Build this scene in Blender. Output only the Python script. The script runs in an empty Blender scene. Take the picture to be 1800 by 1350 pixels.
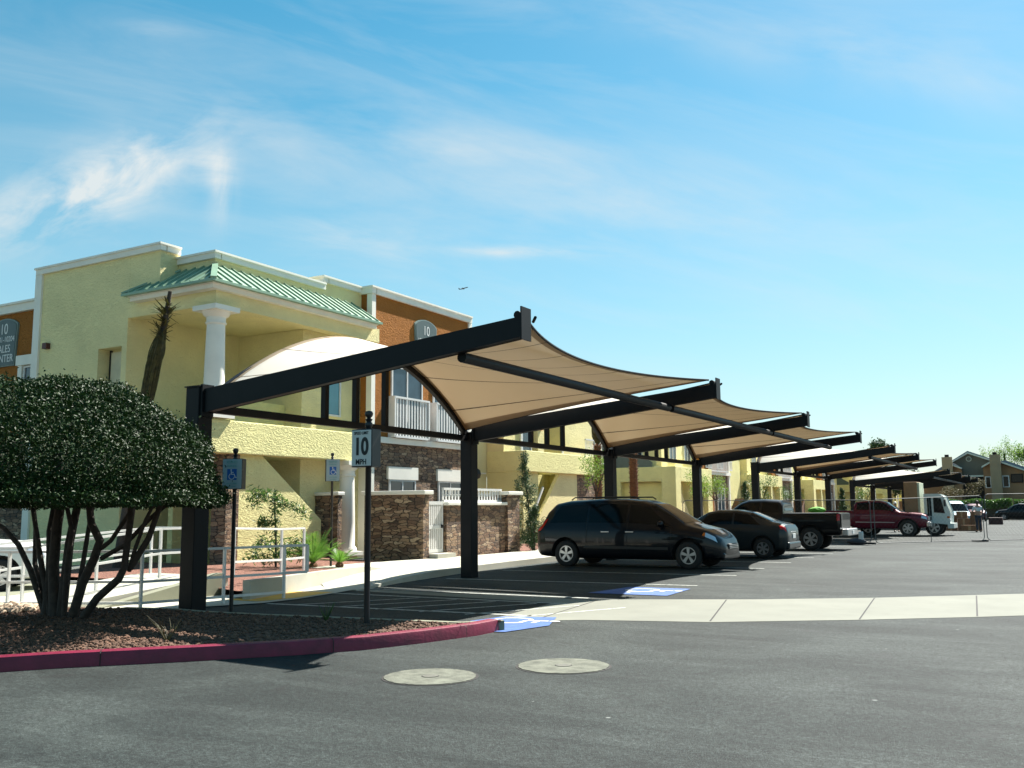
import bpy, math, random
import numpy as np
from mathutils import Vector, Matrix
random.seed(7); rng = np.random.default_rng(7)
sc = bpy.context.scene
C = sc.collection
R_ = math.radians

# ---------------------------------------------------------------- camera, world, sun, exposure
EYE = 1.58
cam_d = bpy.data.cameras.new('camera'); cam = bpy.data.objects.new('camera', cam_d); C.objects.link(cam)
Mr = [[0.867116, 0.072855, 0.492749], [0.498026, -0.109089, -0.860273], [-0.008922, 0.991359, -0.130877]]
cam.matrix_world = Matrix.Translation((0, 0, EYE)) @ Matrix(Mr).to_4x4()
cam_d.sensor_width = 36.0; cam_d.lens = 1660 / 1800 * 36.0
cam_d.clip_start = 0.05; cam_d.clip_end = 20000
sc.camera = cam
SUN_EL, SUN_AZ = 50.0, 13.0
sc.view_settings.view_transform = 'Standard'; sc.view_settings.look = 'None'
sc.view_settings.exposure = 1.5; sc.view_settings.gamma = 1.0

w = bpy.data.worlds.new("World"); sc.world = w; w.use_nodes = True
nt = w.node_tree; nt.nodes.clear()
def N(t, **k):
    n = nt.nodes.new(t)
    for a, b in k.items(): setattr(n, a, b)
    return n
def wm(op, a, b=None, c=None, clamp=False):
    n = N('ShaderNodeMath', operation=op); n.use_clamp = clamp
    for i, x in enumerate((a, b, c)):
        if x is None: continue
        if isinstance(x, (int, float)): n.inputs[i].default_value = x
        else: nt.links.new(x, n.inputs[i])
    return n.outputs[0]
out = N('ShaderNodeOutputWorld'); bg = N('ShaderNodeBackground'); sky = N('ShaderNodeTexSky')
sky.sky_type = 'NISHITA'; sky.sun_disc = False; sky.sun_elevation = R_(SUN_EL); sky.sun_rotation = R_(SUN_AZ)
sky.altitude = 600; sky.air_density = 1.0; sky.dust_density = 0.6; sky.ozone_density = 2.2
bg.inputs['Strength'].default_value = 0.05
tc = N('ShaderNodeTexCoord'); DIR = tc.outputs['Generated']
def dot(vec):
    n = N('ShaderNodeVectorMath', operation='DOT_PRODUCT'); nt.links.new(DIR, n.inputs[0]); n.inputs[1].default_value = vec
    return n.outputs['Value']
def noise3(e1, e2, m, s1, s2, detail=6, rough=.6, dist=.3, off=0):
    cx = N('ShaderNodeCombineXYZ')
    nt.links.new(wm('MULTIPLY', dot(e1), s1), cx.inputs[0]); nt.links.new(wm('MULTIPLY', dot(e2), s2), cx.inputs[1])
    cx.inputs[2].default_value = off
    n = N('ShaderNodeTexNoise'); nt.links.new(cx.outputs[0], n.inputs['Vector']); n.inputs['Scale'].default_value = 1
    n.inputs['Detail'].default_value = detail; n.inputs['Roughness'].default_value = rough; n.inputs['Distortion'].default_value = dist
    return n.outputs['Fac']
def gauss(e1, e2, m, h1, h2):
    a = wm('DIVIDE', wm('SUBTRACT', dot(e1), float(np.dot(e1, m))), h1); b = wm('DIVIDE', wm('SUBTRACT', dot(e2), float(np.dot(e2, m))), h2)
    q = wm('ADD', wm('MULTIPLY', a, a), wm('MULTIPLY', b, b))
    return wm('POWER', 2.718, wm('MULTIPLY', q, -1.0))
FE = {'A': ((-.776, .5524, .3042), (.625, .6093, .4879), (.0842, .5688, -.8182), .11, .030),
      'B': ((-.697, .6413, .3208), (-.2583, .1927, -.9466), (-.6689, -.7427, .0313), .035, .012),
      'B2': ((-.70, .63, .336), (.647, .760, .0575), (-.3069, .3288, -.8931), .022, .016),
      'C': ((-.4624, .8456, .2666), (.8725, .4875, -.0327), (-.1577, .2175, -.9632), .075, .0065),
      'D': ((-.4609, .8187, .3424), (.8166, .5424, -.1976), (-.3475, .1885, -.9185), .36, .055),
      'E': ((-.5977, .7525, .2766), (.7578, .6429, -.1114), (-.2617, .143, -.9545), .11, .022),
      'F': ((-.118, .9, .4187), (.918, .26, -.299), (-.378, .349, -.857), .25, .035),
      'G': ((-.6979, .5604, .4461), (.647, .760, .0575), (-.3069, .3288, -.8931), .035, .008)}
AMP = {'A': 1.5, 'B': .75, 'B2': .9, 'C': 1.0, 'D': .5, 'E': .42, 'F': .4, 'G': .3}
tot = None
for k, (m, e1, e2, h1, h2) in FE.items():
    s1, s2 = (9, 34) if k not in 'DF' else (5, 16)
    if k == 'A': s1, s2 = 14, 30
    nz = noise3(e1, e2, m, s1, s2, 8, .56, .35, off=ord(k[0]) * 1.7)
    ramp = wm('MULTIPLY', wm('SUBTRACT', nz, .33 if k in 'DF' else .38), 3.0, clamp=True)
    t = wm('MULTIPLY', wm('MULTIPLY', gauss(e1, e2, m, h1, h2), ramp), AMP[k])
    tot = t if tot is None else wm('ADD', tot, t)
g0 = noise3((.817, .542, -.198), (-.347, .1885, -.918), (0, 1, 0), 2.6, 13, 8, .6, .6, off=3.3)
tot = wm('ADD', tot, wm('MULTIPLY', wm('SUBTRACT', g0, .47), .9, clamp=True))
# pale air near the horizon
zz = dot((0, 0, 1.0))
hz = wm('POWER', wm('SUBTRACT', 1.0, wm('MULTIPLY', zz, 1.75), clamp=True), 1.7)
tot = wm('MINIMUM', tot, .93)
gam = N('ShaderNodeHueSaturation'); gam.inputs['Hue'].default_value = .466; gam.inputs['Saturation'].default_value = 1.36; gam.inputs['Value'].default_value = 1.10
nt.links.new(sky.outputs[0], gam.inputs['Color'])
mh = N('ShaderNodeMix', data_type='RGBA'); nt.links.new(wm('MULTIPLY', hz, .72), mh.inputs[0]); nt.links.new(gam.outputs[0], mh.inputs[6]); mh.inputs[7].default_value = (4.8, 5.7, 5.3, 1)
mc = N('ShaderNodeMix', data_type='RGBA'); nt.links.new(tot, mc.inputs[0]); nt.links.new(mh.outputs[2], mc.inputs[6]); mc.inputs[7].default_value = (5.6, 6.0, 6.05, 1)
nt.links.new(mc.outputs[2], bg.inputs['Color']); nt.links.new(bg.outputs[0], out.inputs['Surface'])

sd = bpy.data.lights.new('sun', 'SUN'); sd.energy = 5.0; sd.angle = R_(.5); sd.color = (1, .955, .87)
sun = bpy.data.objects.new('sun', sd); C.objects.link(sun)
sdir = Vector((math.sin(R_(SUN_AZ)) * math.cos(R_(SUN_EL)), math.cos(R_(SUN_AZ)) * math.cos(R_(SUN_EL)), math.sin(R_(SUN_EL))))
sun.rotation_euler = sdir.to_track_quat('Z', 'Y').to_euler()

# ---------------------------------------------------------------- helpers
class MB:
    def __init__(s): s.v = []; s.f = []; s.m = []
    def add(s, vs, fs, mi=0):
        o = len(s.v); s.v += [tuple(map(float, p)) for p in vs]
        for f in fs: s.f.append([i + o for i in f]); s.m.append(mi)
        return s
    def box(s, x0, y0, z0, x1, y1, z1, mi=0):
        x0, x1 = sorted((x0, x1)); y0, y1 = sorted((y0, y1)); z0, z1 = sorted((z0, z1))
        v = [(x0, y0, z0), (x1, y0, z0), (x1, y1, z0), (x0, y1, z0), (x0, y0, z1), (x1, y0, z1), (x1, y1, z1), (x0, y1, z1)]
        return s.add(v, [(0, 3, 2, 1), (4, 5, 6, 7), (0, 1, 5, 4), (1, 2, 6, 5), (2, 3, 7, 6), (3, 0, 4, 7)], mi)
    def beam(s, p0, p1, wd, ht, up=(0, 0, 1), mi=0):
        p0, p1 = Vector(p0), Vector(p1); d = (p1 - p0).normalized(); u = Vector(up)
        sd_ = d.cross(u).normalized(); u = sd_.cross(d).normalized()
        v = []
        for p in (p0, p1):
            for a, b in ((-1, -1), (1, -1), (1, 1), (-1, 1)): v.append(p + sd_ * a * wd / 2 + u * b * ht / 2)
        return s.add(v, [(0, 1, 2, 3), (7, 6, 5, 4), (0, 4, 5, 1), (1, 5, 6, 2), (2, 6, 7, 3), (3, 7, 4, 0)], mi)
    def tube(s, pts, r, n=8, mi=0):
        pts = [Vector(p) for p in pts]; rs = r if isinstance(r, (list, tuple)) else [r] * len(pts)
        v = []; fs = []; u = None
        for i, p in enumerate(pts):
            d = (pts[min(i + 1, len(pts) - 1)] - pts[max(i - 1, 0)]).normalized()
            if u is None: u = d.orthogonal().normalized()
            u = (u - d * u.dot(d)).normalized(); wv = d.cross(u)
            for k in range(n):
                a = 2 * math.pi * k / n; v.append(p + (u * math.cos(a) + wv * math.sin(a)) * rs[i])
        for i in range(len(pts) - 1):
            for k in range(n): fs.append((i * n + k, i * n + (k + 1) % n, (i + 1) * n + (k + 1) % n, (i + 1) * n + k))
        fs.append(tuple(range(n))[::-1]); fs.append(tuple((len(pts) - 1) * n + k for k in range(n)))
        return s.add(v, fs, mi)
    def lathe(s, cx, cy, prof, n=20, mi=0):
        v = []; fs = []
        for r, z in prof:
            for k in range(n): a = 2 * math.pi * k / n; v.append((cx + r * math.cos(a), cy + r * math.sin(a), z))
        for i in range(len(prof) - 1):
            for k in range(n): fs.append((i * n + k, i * n + (k + 1) % n, (i + 1) * n + (k + 1) % n, (i + 1) * n + k))
        fs.append(tuple(range(n))[::-1]); fs.append(tuple((len(prof) - 1) * n + k for k in range(n)))
        return s.add(v, fs, mi)
    def prism(s, pts, axis, a, b, mi=0):
        n = len(pts); mk = {'x': lambda q, t: (t, q[0], q[1]), 'y': lambda q, t: (q[0], t, q[1]), 'z': lambda q, t: (q[0], q[1], t)}[axis]
        v = [mk(q, a) for q in pts] + [mk(q, b) for q in pts]
        fs = [tuple(range(n)), tuple(range(2 * n - 1, n - 1, -1))] + [(i, (i + 1) % n + 0, (i + 1) % n + n, i + n) for i in range(n)]
        return s.add(v, fs, mi)
    def grid(s, P, mi=0, flip=False):
        a, b = len(P), len(P[0]); v = [p for r in P for p in r]
        fs = [(i * b + j, (i + 1) * b + j, (i + 1) * b + j + 1, i * b + j + 1) for i in range(a - 1) for j in range(b - 1)]
        if flip: fs = [f[::-1] for f in fs]
        return s.add(v, fs, mi)
    def ico(s, c, r, sub=1, jit=0, mi=0, sz=(1, 1, 1)):
        t = (1 + 5 ** .5) / 2
        v = [(-1, t, 0), (1, t, 0), (-1, -t, 0), (1, -t, 0), (0, -1, t), (0, 1, t), (0, -1, -t), (0, 1, -t), (t, 0, -1), (t, 0, 1), (-t, 0, -1), (-t, 0, 1)]
        f = [(0, 11, 5), (0, 5, 1), (0, 1, 7), (0, 7, 10), (0, 10, 11), (1, 5, 9), (5, 11, 4), (11, 10, 2), (10, 7, 6), (7, 1, 8), (3, 9, 4), (3, 4, 2), (3, 2, 6), (3, 6, 8), (3, 8, 9), (4, 9, 5), (2, 4, 11), (6, 2, 10), (8, 6, 7), (9, 8, 1)]
        v = [Vector(p).normalized() for p in v]
        for _ in range(sub):
            nf = []; cache = {}
            def mid(a, b):
                k = (min(a, b), max(a, b))
                if k not in cache: v.append((v[a] + v[b]).normalized()); cache[k] = len(v) - 1
                return cache[k]
            for a, b, c_ in f:
                x, y, z = mid(a, b), mid(b, c_), mid(c_, a); nf += [(a, x, z), (b, y, x), (c_, z, y), (x, y, z)]
            f = nf
        vs = [(c[0] + p.x * r * sz[0] * (1 + random.uniform(-jit, jit)), c[1] + p.y * r * sz[1] * (1 + random.uniform(-jit, jit)), c[2] + p.z * r * sz[2] * (1 + random.uniform(-jit, jit))) for p in v]
        return s.add(vs, f, mi)
    def build(s, name, mats, parent=None, smooth=None, world=True, bevel=0):
        me = bpy.data.meshes.new(name)
        off = Vector((0, 0, 0))
        if parent is not None and world:
            q = parent
            while q: off += q.location; q = q.parent
        me.from_pydata([tuple(Vector(p) - off) for p in s.v], [], s.f)
        if not isinstance(mats, (list, tuple)): mats = [mats]
        for m_ in mats: me.materials.append(m_)
        if len(mats) > 1: me.polygons.foreach_set('material_index', s.m)
        me.update()
        if smooth:
            me.polygons.foreach_set('use_smooth', [True] * len(me.polygons))
            try: me.set_sharp_from_angle(angle=R_(smooth))
            except Exception: pass
        o = bpy.data.objects.new(name, me); C.objects.link(o)
        if parent is not None: o.parent = parent
        if bevel:
            b = o.modifiers.new('b', 'BEVEL'); b.width = bevel; b.segments = 2; b.limit_method = 'ANGLE'; b.harden_normals = False
        return o

def tag(o, label, cat, group=None, kind=None):
    o['label'] = label; o['category'] = cat
    if group: o['group'] = group
    if kind: o['kind'] = kind
    return o
def thing(name, label, cat, loc=(0, 0, 0), group=None, rz=0):
    o = bpy.data.objects.new(name, None); C.objects.link(o); o.location = loc; o.rotation_euler = (0, 0, rz)
    o.empty_display_size = .2
    return tag(o, label, cat, group)
def struct(o): o['kind'] = 'structure'; return o
def dup(root, loc, rz=None, label=None):
    def cp(o, par):
        c = o.copy(); C.objects.link(c)
        if par: c.parent = par
        for ch in list(o.children): cp(ch, c)
        return c
    r = cp(root, None); r.location = loc
    if rz is not None: r.rotation_euler = (0, 0, rz)
    if label: r['label'] = label
    return r

# ---------------------------------------------------------------- materials
class MT:
    def __init__(s, name):
        s.m = bpy.data.materials.new(name); s.m.use_nodes = True; s.nt = s.m.node_tree
        s.b = s.nt.nodes['Principled BSDF']; s.tc = s.nt.nodes.new('ShaderNodeTexCoord'); s.o = s.nt.nodes['Material Output']
        g = s.nt.nodes.new('ShaderNodeNewGeometry'); s.pos = g.outputs['Position']; s.nrm = g.outputs['Normal']
    def n(s, t, **k):
        x = s.nt.nodes.new(t)
        for a, b in k.items(): setattr(x, a, b)
        return x
    def l(s, a, b): s.nt.links.new(a, b)
    def math(s, op, a, b=None, clamp=False):
        n = s.n('ShaderNodeMath', operation=op); n.use_clamp = clamp
        for i, x in enumerate((a, b)):
            if x is None: continue
            if isinstance(x, (int, float)): n.inputs[i].default_value = x
            else: s.l(x, n.inputs[i])
        return n.outputs[0]
    def noise(s, scale, detail=4, rough=.55, dist=0, vec=None, sc3=None):
        n = s.n('ShaderNodeTexNoise'); n.inputs['Scale'].default_value = scale; n.inputs['Detail'].default_value = detail
        n.inputs['Roughness'].default_value = rough; n.inputs['Distortion'].default_value = dist
        v = vec or s.pos
        if sc3:
            mp = s.n('ShaderNodeMapping'); mp.inputs['Scale'].default_value = sc3; s.l(v, mp.inputs['Vector']); v = mp.outputs[0]
        s.l(v, n.inputs['Vector']); return n.outputs['Fac']
    def ramp(s, fac, stops):
        r = s.n('ShaderNodeValToRGB'); s.l(fac, r.inputs[0]); e = r.color_ramp.elements
        while len(e) < len(stops): e.new(.5)
        for i, (p, c_) in enumerate(stops): e[i].position = p; e[i].color = (*c_, 1) if len(c_) == 3 else c_
        return r.outputs[0]
    def mix(s, fac, a, b, mode='MIX'):
        n = s.n('ShaderNodeMix', data_type='RGBA', blend_type=mode)
        for i, x in ((0, fac), (6, a), (7, b)):
            if isinstance(x, (int, float)): n.inputs[i].default_value = x
            elif isinstance(x, tuple): n.inputs[i].default_value = (*x, 1)
            else: s.l(x, n.inputs[i])
        return n.outputs[2]
    def bump(s, h, strength=.5, dist=.02):
        n = s.n('ShaderNodeBump'); n.inputs['Strength'].default_value = strength; n.inputs['Distance'].default_value = dist
        s.l(h, n.inputs['Height']); s.l(n.outputs[0], s.b.inputs['Normal'])
    def col(s, x):
        if isinstance(x, tuple): s.b.inputs['Base Color'].default_value = (*x, 1)
        else: s.l(x, s.b.inputs['Base Color'])
    def set(s, **k):
        for a, v in k.items(): s.b.inputs[a.replace('_', ' ')].default_value = v
def mat(name, col, rough=.6, var=.12, vs=3.0, bs=0, bst=.3, metal=0, spec=.5, coat=0, bd=.01):
    t = MT(name); f = t.noise(vs, 5)
    t.col(t.ramp(f, [(.3, tuple(c_ * (1 - var) for c_ in col)), (.7, tuple(min(1, c_ * (1 + var)) for c_ in col))]))
    t.set(Roughness=rough, Metallic=metal)
    t.b.inputs['Specular IOR Level'].default_value = spec
    if coat: t.b.inputs['Coat Weight'].default_value = coat; t.b.inputs['Coat Roughness'].default_value = .04
    if bs: t.bump(t.noise(bs, 6), bst, bd)
    return t.m
def stucco(name, col, amp=.016, strg=1.0):
    t = MT(name); f = t.noise(.8, 5); f2 = t.noise(14, 5)
    c1 = t.ramp(f, [(.3, tuple(c_ * .9 for c_ in col)), (.7, tuple(min(1, c_ * 1.08) for c_ in col))])
    t.col(t.mix(t.math('MULTIPLY', f2, .22), c1, tuple(c_ * .72 for c_ in col)))
    h = t.noise(1, 4, .55, 1.4, sc3=(7, 7, 14)); h2 = t.noise(30, 3)
    hh = t.math('ADD', t.ramp(h, [(.40, (0, 0, 0)), (.58, (1, 1, 1))]), t.math('MULTIPLY', h2, .25))
    t.bump(hh, strg, amp); t.set(Roughness=.9); t.b.inputs['Specular IOR Level'].default_value = .15
    return t.m
def stone_mat():
    t = MT('ledge_stone')
    sep = t.n('ShaderNodeSeparateXYZ'); t.l(t.pos, sep.inputs[0])
    cb = t.n('ShaderNodeCombineXYZ'); t.l(t.math('ADD', sep.outputs[0], sep.outputs[1]), cb.inputs[0]); t.l(sep.outputs[2], cb.inputs[1])
    wv = t.n('ShaderNodeVectorMath', operation='ADD'); t.l(cb.outputs[0], wv.inputs[0])
    nn = t.n('ShaderNodeTexNoise'); nn.inputs['Scale'].default_value = 5; t.l(t.pos, nn.inputs['Vector'])
    sc_ = t.n('ShaderNodeVectorMath', operation='SCALE'); t.l(nn.outputs['Color'], sc_.inputs[0]); sc_.inputs['Scale'].default_value = .13; t.l(sc_.outputs[0], wv.inputs[1])
    mp = t.n('ShaderNodeMapping'); mp.inputs['Scale'].default_value = (3.0, 11.0, 1); t.l(wv.outputs[0], mp.inputs['Vector'])
    def vor(ft):
        v = t.n('ShaderNodeTexVoronoi', feature=ft, distance='CHEBYCHEV', voronoi_dimensions='2D'); v.inputs['Scale'].default_value = 1; v.inputs['Randomness'].default_value = .78; t.l(mp.outputs[0], v.inputs['Vector']); return v
    v1, v2 = vor('F1'), vor('F2'); sp = t.n('ShaderNodeSeparateColor'); t.l(v1.outputs['Color'], sp.inputs[0])
    gap = t.math('SUBTRACT', v2.outputs['Distance'], v1.outputs['Distance']); mor = t.ramp(gap, [(.02, (1, 1, 1)), (.13, (0, 0, 0))])
    colr = t.ramp(sp.outputs[0], [(0, (.08, .05, .035)), (.22, (.24, .135, .08)), (.45, (.46, .31, .18)), (.65, (.15, .11, .085)), (.82, (.36, .21, .12)), (1, (.62, .47, .31))])
    c2 = t.mix(t.math('MULTIPLY', t.noise(11, 5), .8), colr, (.10, .07, .05)); c3 = t.mix(mor, c2, (.035, .03, .026)); t.col(c3)
    h = t.math('ADD', t.math('MULTIPLY', t.math('SUBTRACT', 1.0, mor), .7), t.math('MULTIPLY', sp.outputs[1], .9))
    h = t.math('ADD', h, t.math('MULTIPLY', t.noise(16, 5), .6)); t.bump(h, 1.0, .05); t.set(Roughness=.88)
    return t.m
YEL = stucco('yellow_stucco', (.82, .76, .37)); YEL2 = stucco('pale_yellow_stucco', (.80, .71, .38), .012)
ORG = stucco('orange_stucco', (.34, .135, .032), .016); TRIM = mat('cream_trim', (.76, .74, .66), .7, .05, 2)
STONE = stone_mat(); WHITE = mat('white_paint', (.64, .64, .62), .45, .04)
STEEL = mat('charcoal_steel', (.007, .007, .008), .55, .15, 4, spec=.22, bs=60, bst=.05)
BLACK = mat('black_paint', (.012, .012, .013), .4, .1)
ROOFG = mat('green_metal_roof', (.20, .32, .22), .42, .08, 1.5, spec=.6)
GLASS = mat('window_glass', (.03, .05, .07), .06, .3, 1.2, spec=.8); CYAN = mat('blind_behind_glass', (.10, .26, .32), .12, .1, 2)
DARK = mat('dark_interior', (.012, .011, .010), .8); REDK = mat('red_kerb_paint', (.15, .004, .028), .5, .25, 6, bs=25, bst=.4)
CONC = None
def concrete(name, col, sc_=1.0, joints=None):
    t = MT(name); f = t.noise(.7, 6, .6); f2 = t.noise(40, 3); f3 = t.noise(2.7, 6, .65, .8)
    c1 = t.ramp(f, [(.3, tuple(c_ * .86 for c_ in col)), (.7, tuple(c_ * 1.08 for c_ in col))])
    c1 = t.mix(t.math('MULTIPLY', f2, .22), c1, tuple(c_ * .6 for c_ in col))
    st = t.ramp(f3, [(.52, (0, 0, 0)), (.72, (1, 1, 1))]); c1 = t.mix(t.math('MULTIPLY', st, .25), c1, tuple(c_ * .62 for c_ in col))
    t.col(c1); t.set(Roughness=.9); t.bump(t.noise(60, 4), .3, .004); return t.m
CONC = concrete('pale_concrete', (.45, .44, .37)); CONCD = concrete('grey_concrete', (.24, .245, .175)); CONCG = concrete('gutter_concrete', (.195, .20, .165)); CONCM = mat('collar_concrete', (.115, .12, .092), .92, .45, 7, bs=45, bst=.8)
def asphalt():
    t = MT('asphalt'); f = t.noise(.35, 7, .62, .6); g = t.noise(95, 3, .7); st = t.noise(1, 6, .62, 1.0, sc3=(.18, 1.1, 1)); g2 = t.noise(380, 2, .6)
    c1 = t.ramp(f, [(.30, (.0065, .0095, .0092)), (.5, (.0145, .0195, .0185)), (.70, (.033, .041, .038))])
    c1 = t.mix(t.math('MULTIPLY', t.ramp(st, [(.45, (0, 0, 0)), (.7, (1, 1, 1))]), .5), c1, (.042, .051, .048))
    c1 = t.mix(1.0, c1, t.ramp(g, [(.30, (.2, .2, .2)), (.5, (.95, .95, .95)), (.68, (2.4, 2.4, 2.4))]), 'MULTIPLY')
    g3 = t.noise(26, 4, .75); g4 = t.noise(9, 5, .7)
    c1 = t.mix(.9, c1, t.ramp(g3, [(.32, (.35, .35, .35)), (.5, (1, 1, 1)), (.66, (1.9, 1.9, 1.9))]), 'MULTIPLY'); c1 = t.mix(.6, c1, t.ramp(g4, [(.35, (.55, .55, .55)), (.65, (1.5, 1.5, 1.5))]), 'MULTIPLY')
    c1 = t.mix(.55, c1, t.ramp(g2, [(.3, (.5, .5, .5)), (.7, (1.5, 1.5, 1.5))]), 'MULTIPLY')
    pt = t.noise(.9, 5, .6, .4); c1 = t.mix(t.math('MULTIPLY', t.ramp(pt, [(.62, (0, 0, 0)), (.7, (1, 1, 1))]), .45), c1, (.035, .037, .038))
    oil = t.ramp(t.noise(1.7, 3, .5, .2), [(.66, (0, 0, 0)), (.72, (1, 1, 1))]); c1 = t.mix(t.math('MULTIPLY', oil, .55), c1, (.012, .013, .013))
    vo = t.n('ShaderNodeTexVoronoi'); vo.inputs['Scale'].default_value = 2.2; t.l(t.pos, vo.inputs['Vector'])
    c1 = t.mix(t.math('LESS_THAN', t.math('ADD', vo.outputs['Distance'], t.math('MULTIPLY', g, .03)), .040), c1, (.018, .018, .018))
    vo2 = t.n('ShaderNodeTexVoronoi'); vo2.inputs['Scale'].default_value = 1.1; vo2.inputs['Randomness'].default_value = 1; t.l(t.pos, vo2.inputs['Vector'])
    c1 = t.mix(t.math('MULTIPLY', t.math('LESS_THAN', t.math('ADD', vo2.outputs['Distance'], t.math('MULTIPLY', g, .05)), .047), .6), c1, (.30, .32, .30))
    t.col(c1); t.set(Roughness=.78); t.b.inputs['Specular IOR Level'].default_value = .25
    t.bump(t.math('ADD', g, t.math('MULTIPLY', g3, 1.2)), .8, .010); return t.m
ASPH = asphalt()
def gravel(name, a, b, sc_=28):
    t = MT(name); v = t.n('ShaderNodeTexVoronoi'); v.inputs['Scale'].default_value = sc_; t.l(t.pos, v.inputs['Vector'])
    sp = t.n('ShaderNodeSeparateColor'); t.l(v.outputs['Color'], sp.inputs[0])
    c1 = t.ramp(sp.outputs[0], [(0, a), (.6, b), (1, tuple(min(1, x * 1.5) for x in b))])
    d = t.ramp(v.outputs['Distance'], [(0, (1, 1, 1)), (.62, (0, 0, 0))]); t.col(t.mix(t.math('MULTIPLY', v.outputs['Distance'], .5), c1, (.05, .03, .025)))
    t.bump(d, 1, .03); t.set(Roughness=.95); return t.m
GRAV = gravel('red_brown_gravel', (.040, .021, .013), (.14, .076, .046)); GRAVR = gravel('reddish_gravel', (.13, .045, .028), (.27, .12, .08), 24)
STONEM = mat('gravel_stone', (.115, .060, .036), .9, .5, 9)
COBBLE = mat('tan_cobble', (.45, .34, .24), .85, .35, 5)
YTAC = mat('yellow_tactile', (.72, .40, .05), .7); PAINTW = mat('worn_white_line', (.36, .38, .35), .8, .5, 14)
PAINTB = mat('blue_parking_paint', (.035, .10, .30), .7, .3, 7)
def leafm(name, col, rough=.35, tr=.25, var=.5, vs=18):
    t = MT(name); f = t.noise(vs, 2)
    t.col(t.ramp(f, [(.3, tuple(c_ * (1 - var) for c_ in col)), (.7, tuple(c_ * (1 + var) for c_ in col))])); t.set(Roughness=rough)
    tr_ = t.n('ShaderNodeBsdfTranslucent'); tr_.inputs[0].default_value = (col[0] * 1.3, col[1] * 1.5, col[2] * .8, 1)
    mx = t.n('ShaderNodeMixShader'); mx.inputs[0].default_value = tr; t.l(t.b.outputs[0], mx.inputs[1]); t.l(tr_.outputs[0], mx.inputs[2]); t.l(mx.outputs[0], t.o.inputs['Surface'])
    return t.m
LEAFD = leafm('glossy_dark_leaf', (.016, .037, .009), .5, .05, .6); LEAFD.node_tree.nodes['Principled BSDF'].inputs['Specular IOR Level'].default_value = .15; LEAFM = leafm('mid_green_leaf', (.06, .12, .03), .4, .3)
LEAFL = leafm('light_green_leaf', (.16, .24, .05), .5, .35); LEAFC = leafm('juniper_leaf', (.035, .075, .025), .6, .1); LEAFX = leafm('fresh_palm_leaf', (.13, .26, .04), .45, .35)
LEAFDRY = leafm('dry_palm_frond', (.065, .058, .016), .6, .15, .6, 9)
BARK = mat('dark_bark', (.045, .034, .026), .85, .4, 14, bs=30, bst=.6); BARKP = mat('palm_bark', (.17, .075, .035), .9, .5, 16, bs=18, bst=1, bd=.04)
def fabric():
    t = MT('shade_fabric'); uv = t.n('ShaderNodeUVMap').outputs[0]; sep = t.n('ShaderNodeSeparateXYZ'); t.l(uv, sep.inputs[0])
    fr = t.math('FRACT', t.math('MULTIPLY', sep.outputs[0], 7.0)); ln = t.math('LESS_THAN', t.math('ABSOLUTE', t.math('SUBTRACT', fr, .5)), .012)
    ev = t.math('MINIMUM', t.math('MINIMUM', sep.outputs[0], t.math('SUBTRACT', 1.0, sep.outputs[0])), t.math('MINIMUM', sep.outputs[1], t.math('SUBTRACT', 1.0, sep.outputs[1])))
    hem = t.math('LESS_THAN', ev, .022); f = t.noise(2.2, 4)
    base = t.mix(f, (.80, .75, .65), (.86, .81, .71)); base = t.mix(hem, base, (.52, .40, .27)); base = t.mix(ln, base, (.16, .11, .07))
    t.col(base); t.set(Roughness=.85); t.b.inputs['Specular IOR Level'].default_value = .1
    tr = t.n('ShaderNodeBsdfTranslucent'); tc_ = t.mix(hem, (.56, .45, .30), (.27, .19, .115)); tc_ = t.mix(ln, tc_, (.08, .05, .03)); t.l(tc_, tr.inputs[0])
    mx = t.n('ShaderNodeMixShader'); mx.inputs[0].default_value = .35; t.l(t.b.outputs[0], mx.inputs[1]); t.l(tr.outputs[0], mx.inputs[2]); t.l(mx.outputs[0], t.o.inputs['Surface'])
    wv = t.noise(1.3, 3, .5, 0, sc3=(1, .6, 1)); t.bump(wv, .25, .05)
    return t.m
FAB = fabric()

# ---------------------------------------------------------------- ground
def sheet(pts, z, name, m, parent=None, th=None):
    b = MB()
    if th: b.prism(pts, 'z', z - th, z)
    else: b.add([(x, y, z) for x, y in pts], [tuple(range(len(pts)))])
    return b.build(name, m, parent)
lot = struct(sheet([(-400, -60), (300, -60), (300, 900), (-400, 900)], 0, 'parking_lot', ASPH))
# cross gutter of pale concrete
near = [(-7.2, 11.75), (-6.8, 11.89), (-5.99, 12.42), (-4.28, 12.94), (-2.53, 14.07), (-1.13, 15.11), (1.5, 17.3), (5, 20.3), (12, 27)]
far_ = [(9, 29.5), (2.5, 22.6), (-0.65, 19.34), (-2.85, 17.52), (-4.65, 16.37), (-6.35, 15.61), (-7.2, 15.18), (-12.4, 15.28), (-12.4, 14.93), (-7.5, 14.45)]
gut = struct(sheet(near + far_, .004, 'concrete_gutter', CONCG))
for a, b_ in (((-5.04, 16.1), (-4.32, 13.02)), ((-2.86, 17.45), (-2.53, 14.12)), ((-1.36, 18.6), (-1.12, 15.2)), ((-7.0, 15.1), (-6.6, 12.1)), ((.6, 20.5), (.9, 17))):
    d = Vector((b_[0] - a[0], b_[1] - a[1], 0)).normalized(); n_ = Vector((-d.y, d.x, 0)) * .012
    MB().add([(a[0] + n_.x, a[1] + n_.y, .0065), (b_[0] + n_.x, b_[1] + n_.y, .0065), (b_[0] - n_.x, b_[1] - n_.y, .0065), (a[0] - n_.x, a[1] - n_.y, .0065)], [(0, 1, 2, 3)]).build('joint', DARK, gut)
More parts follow.
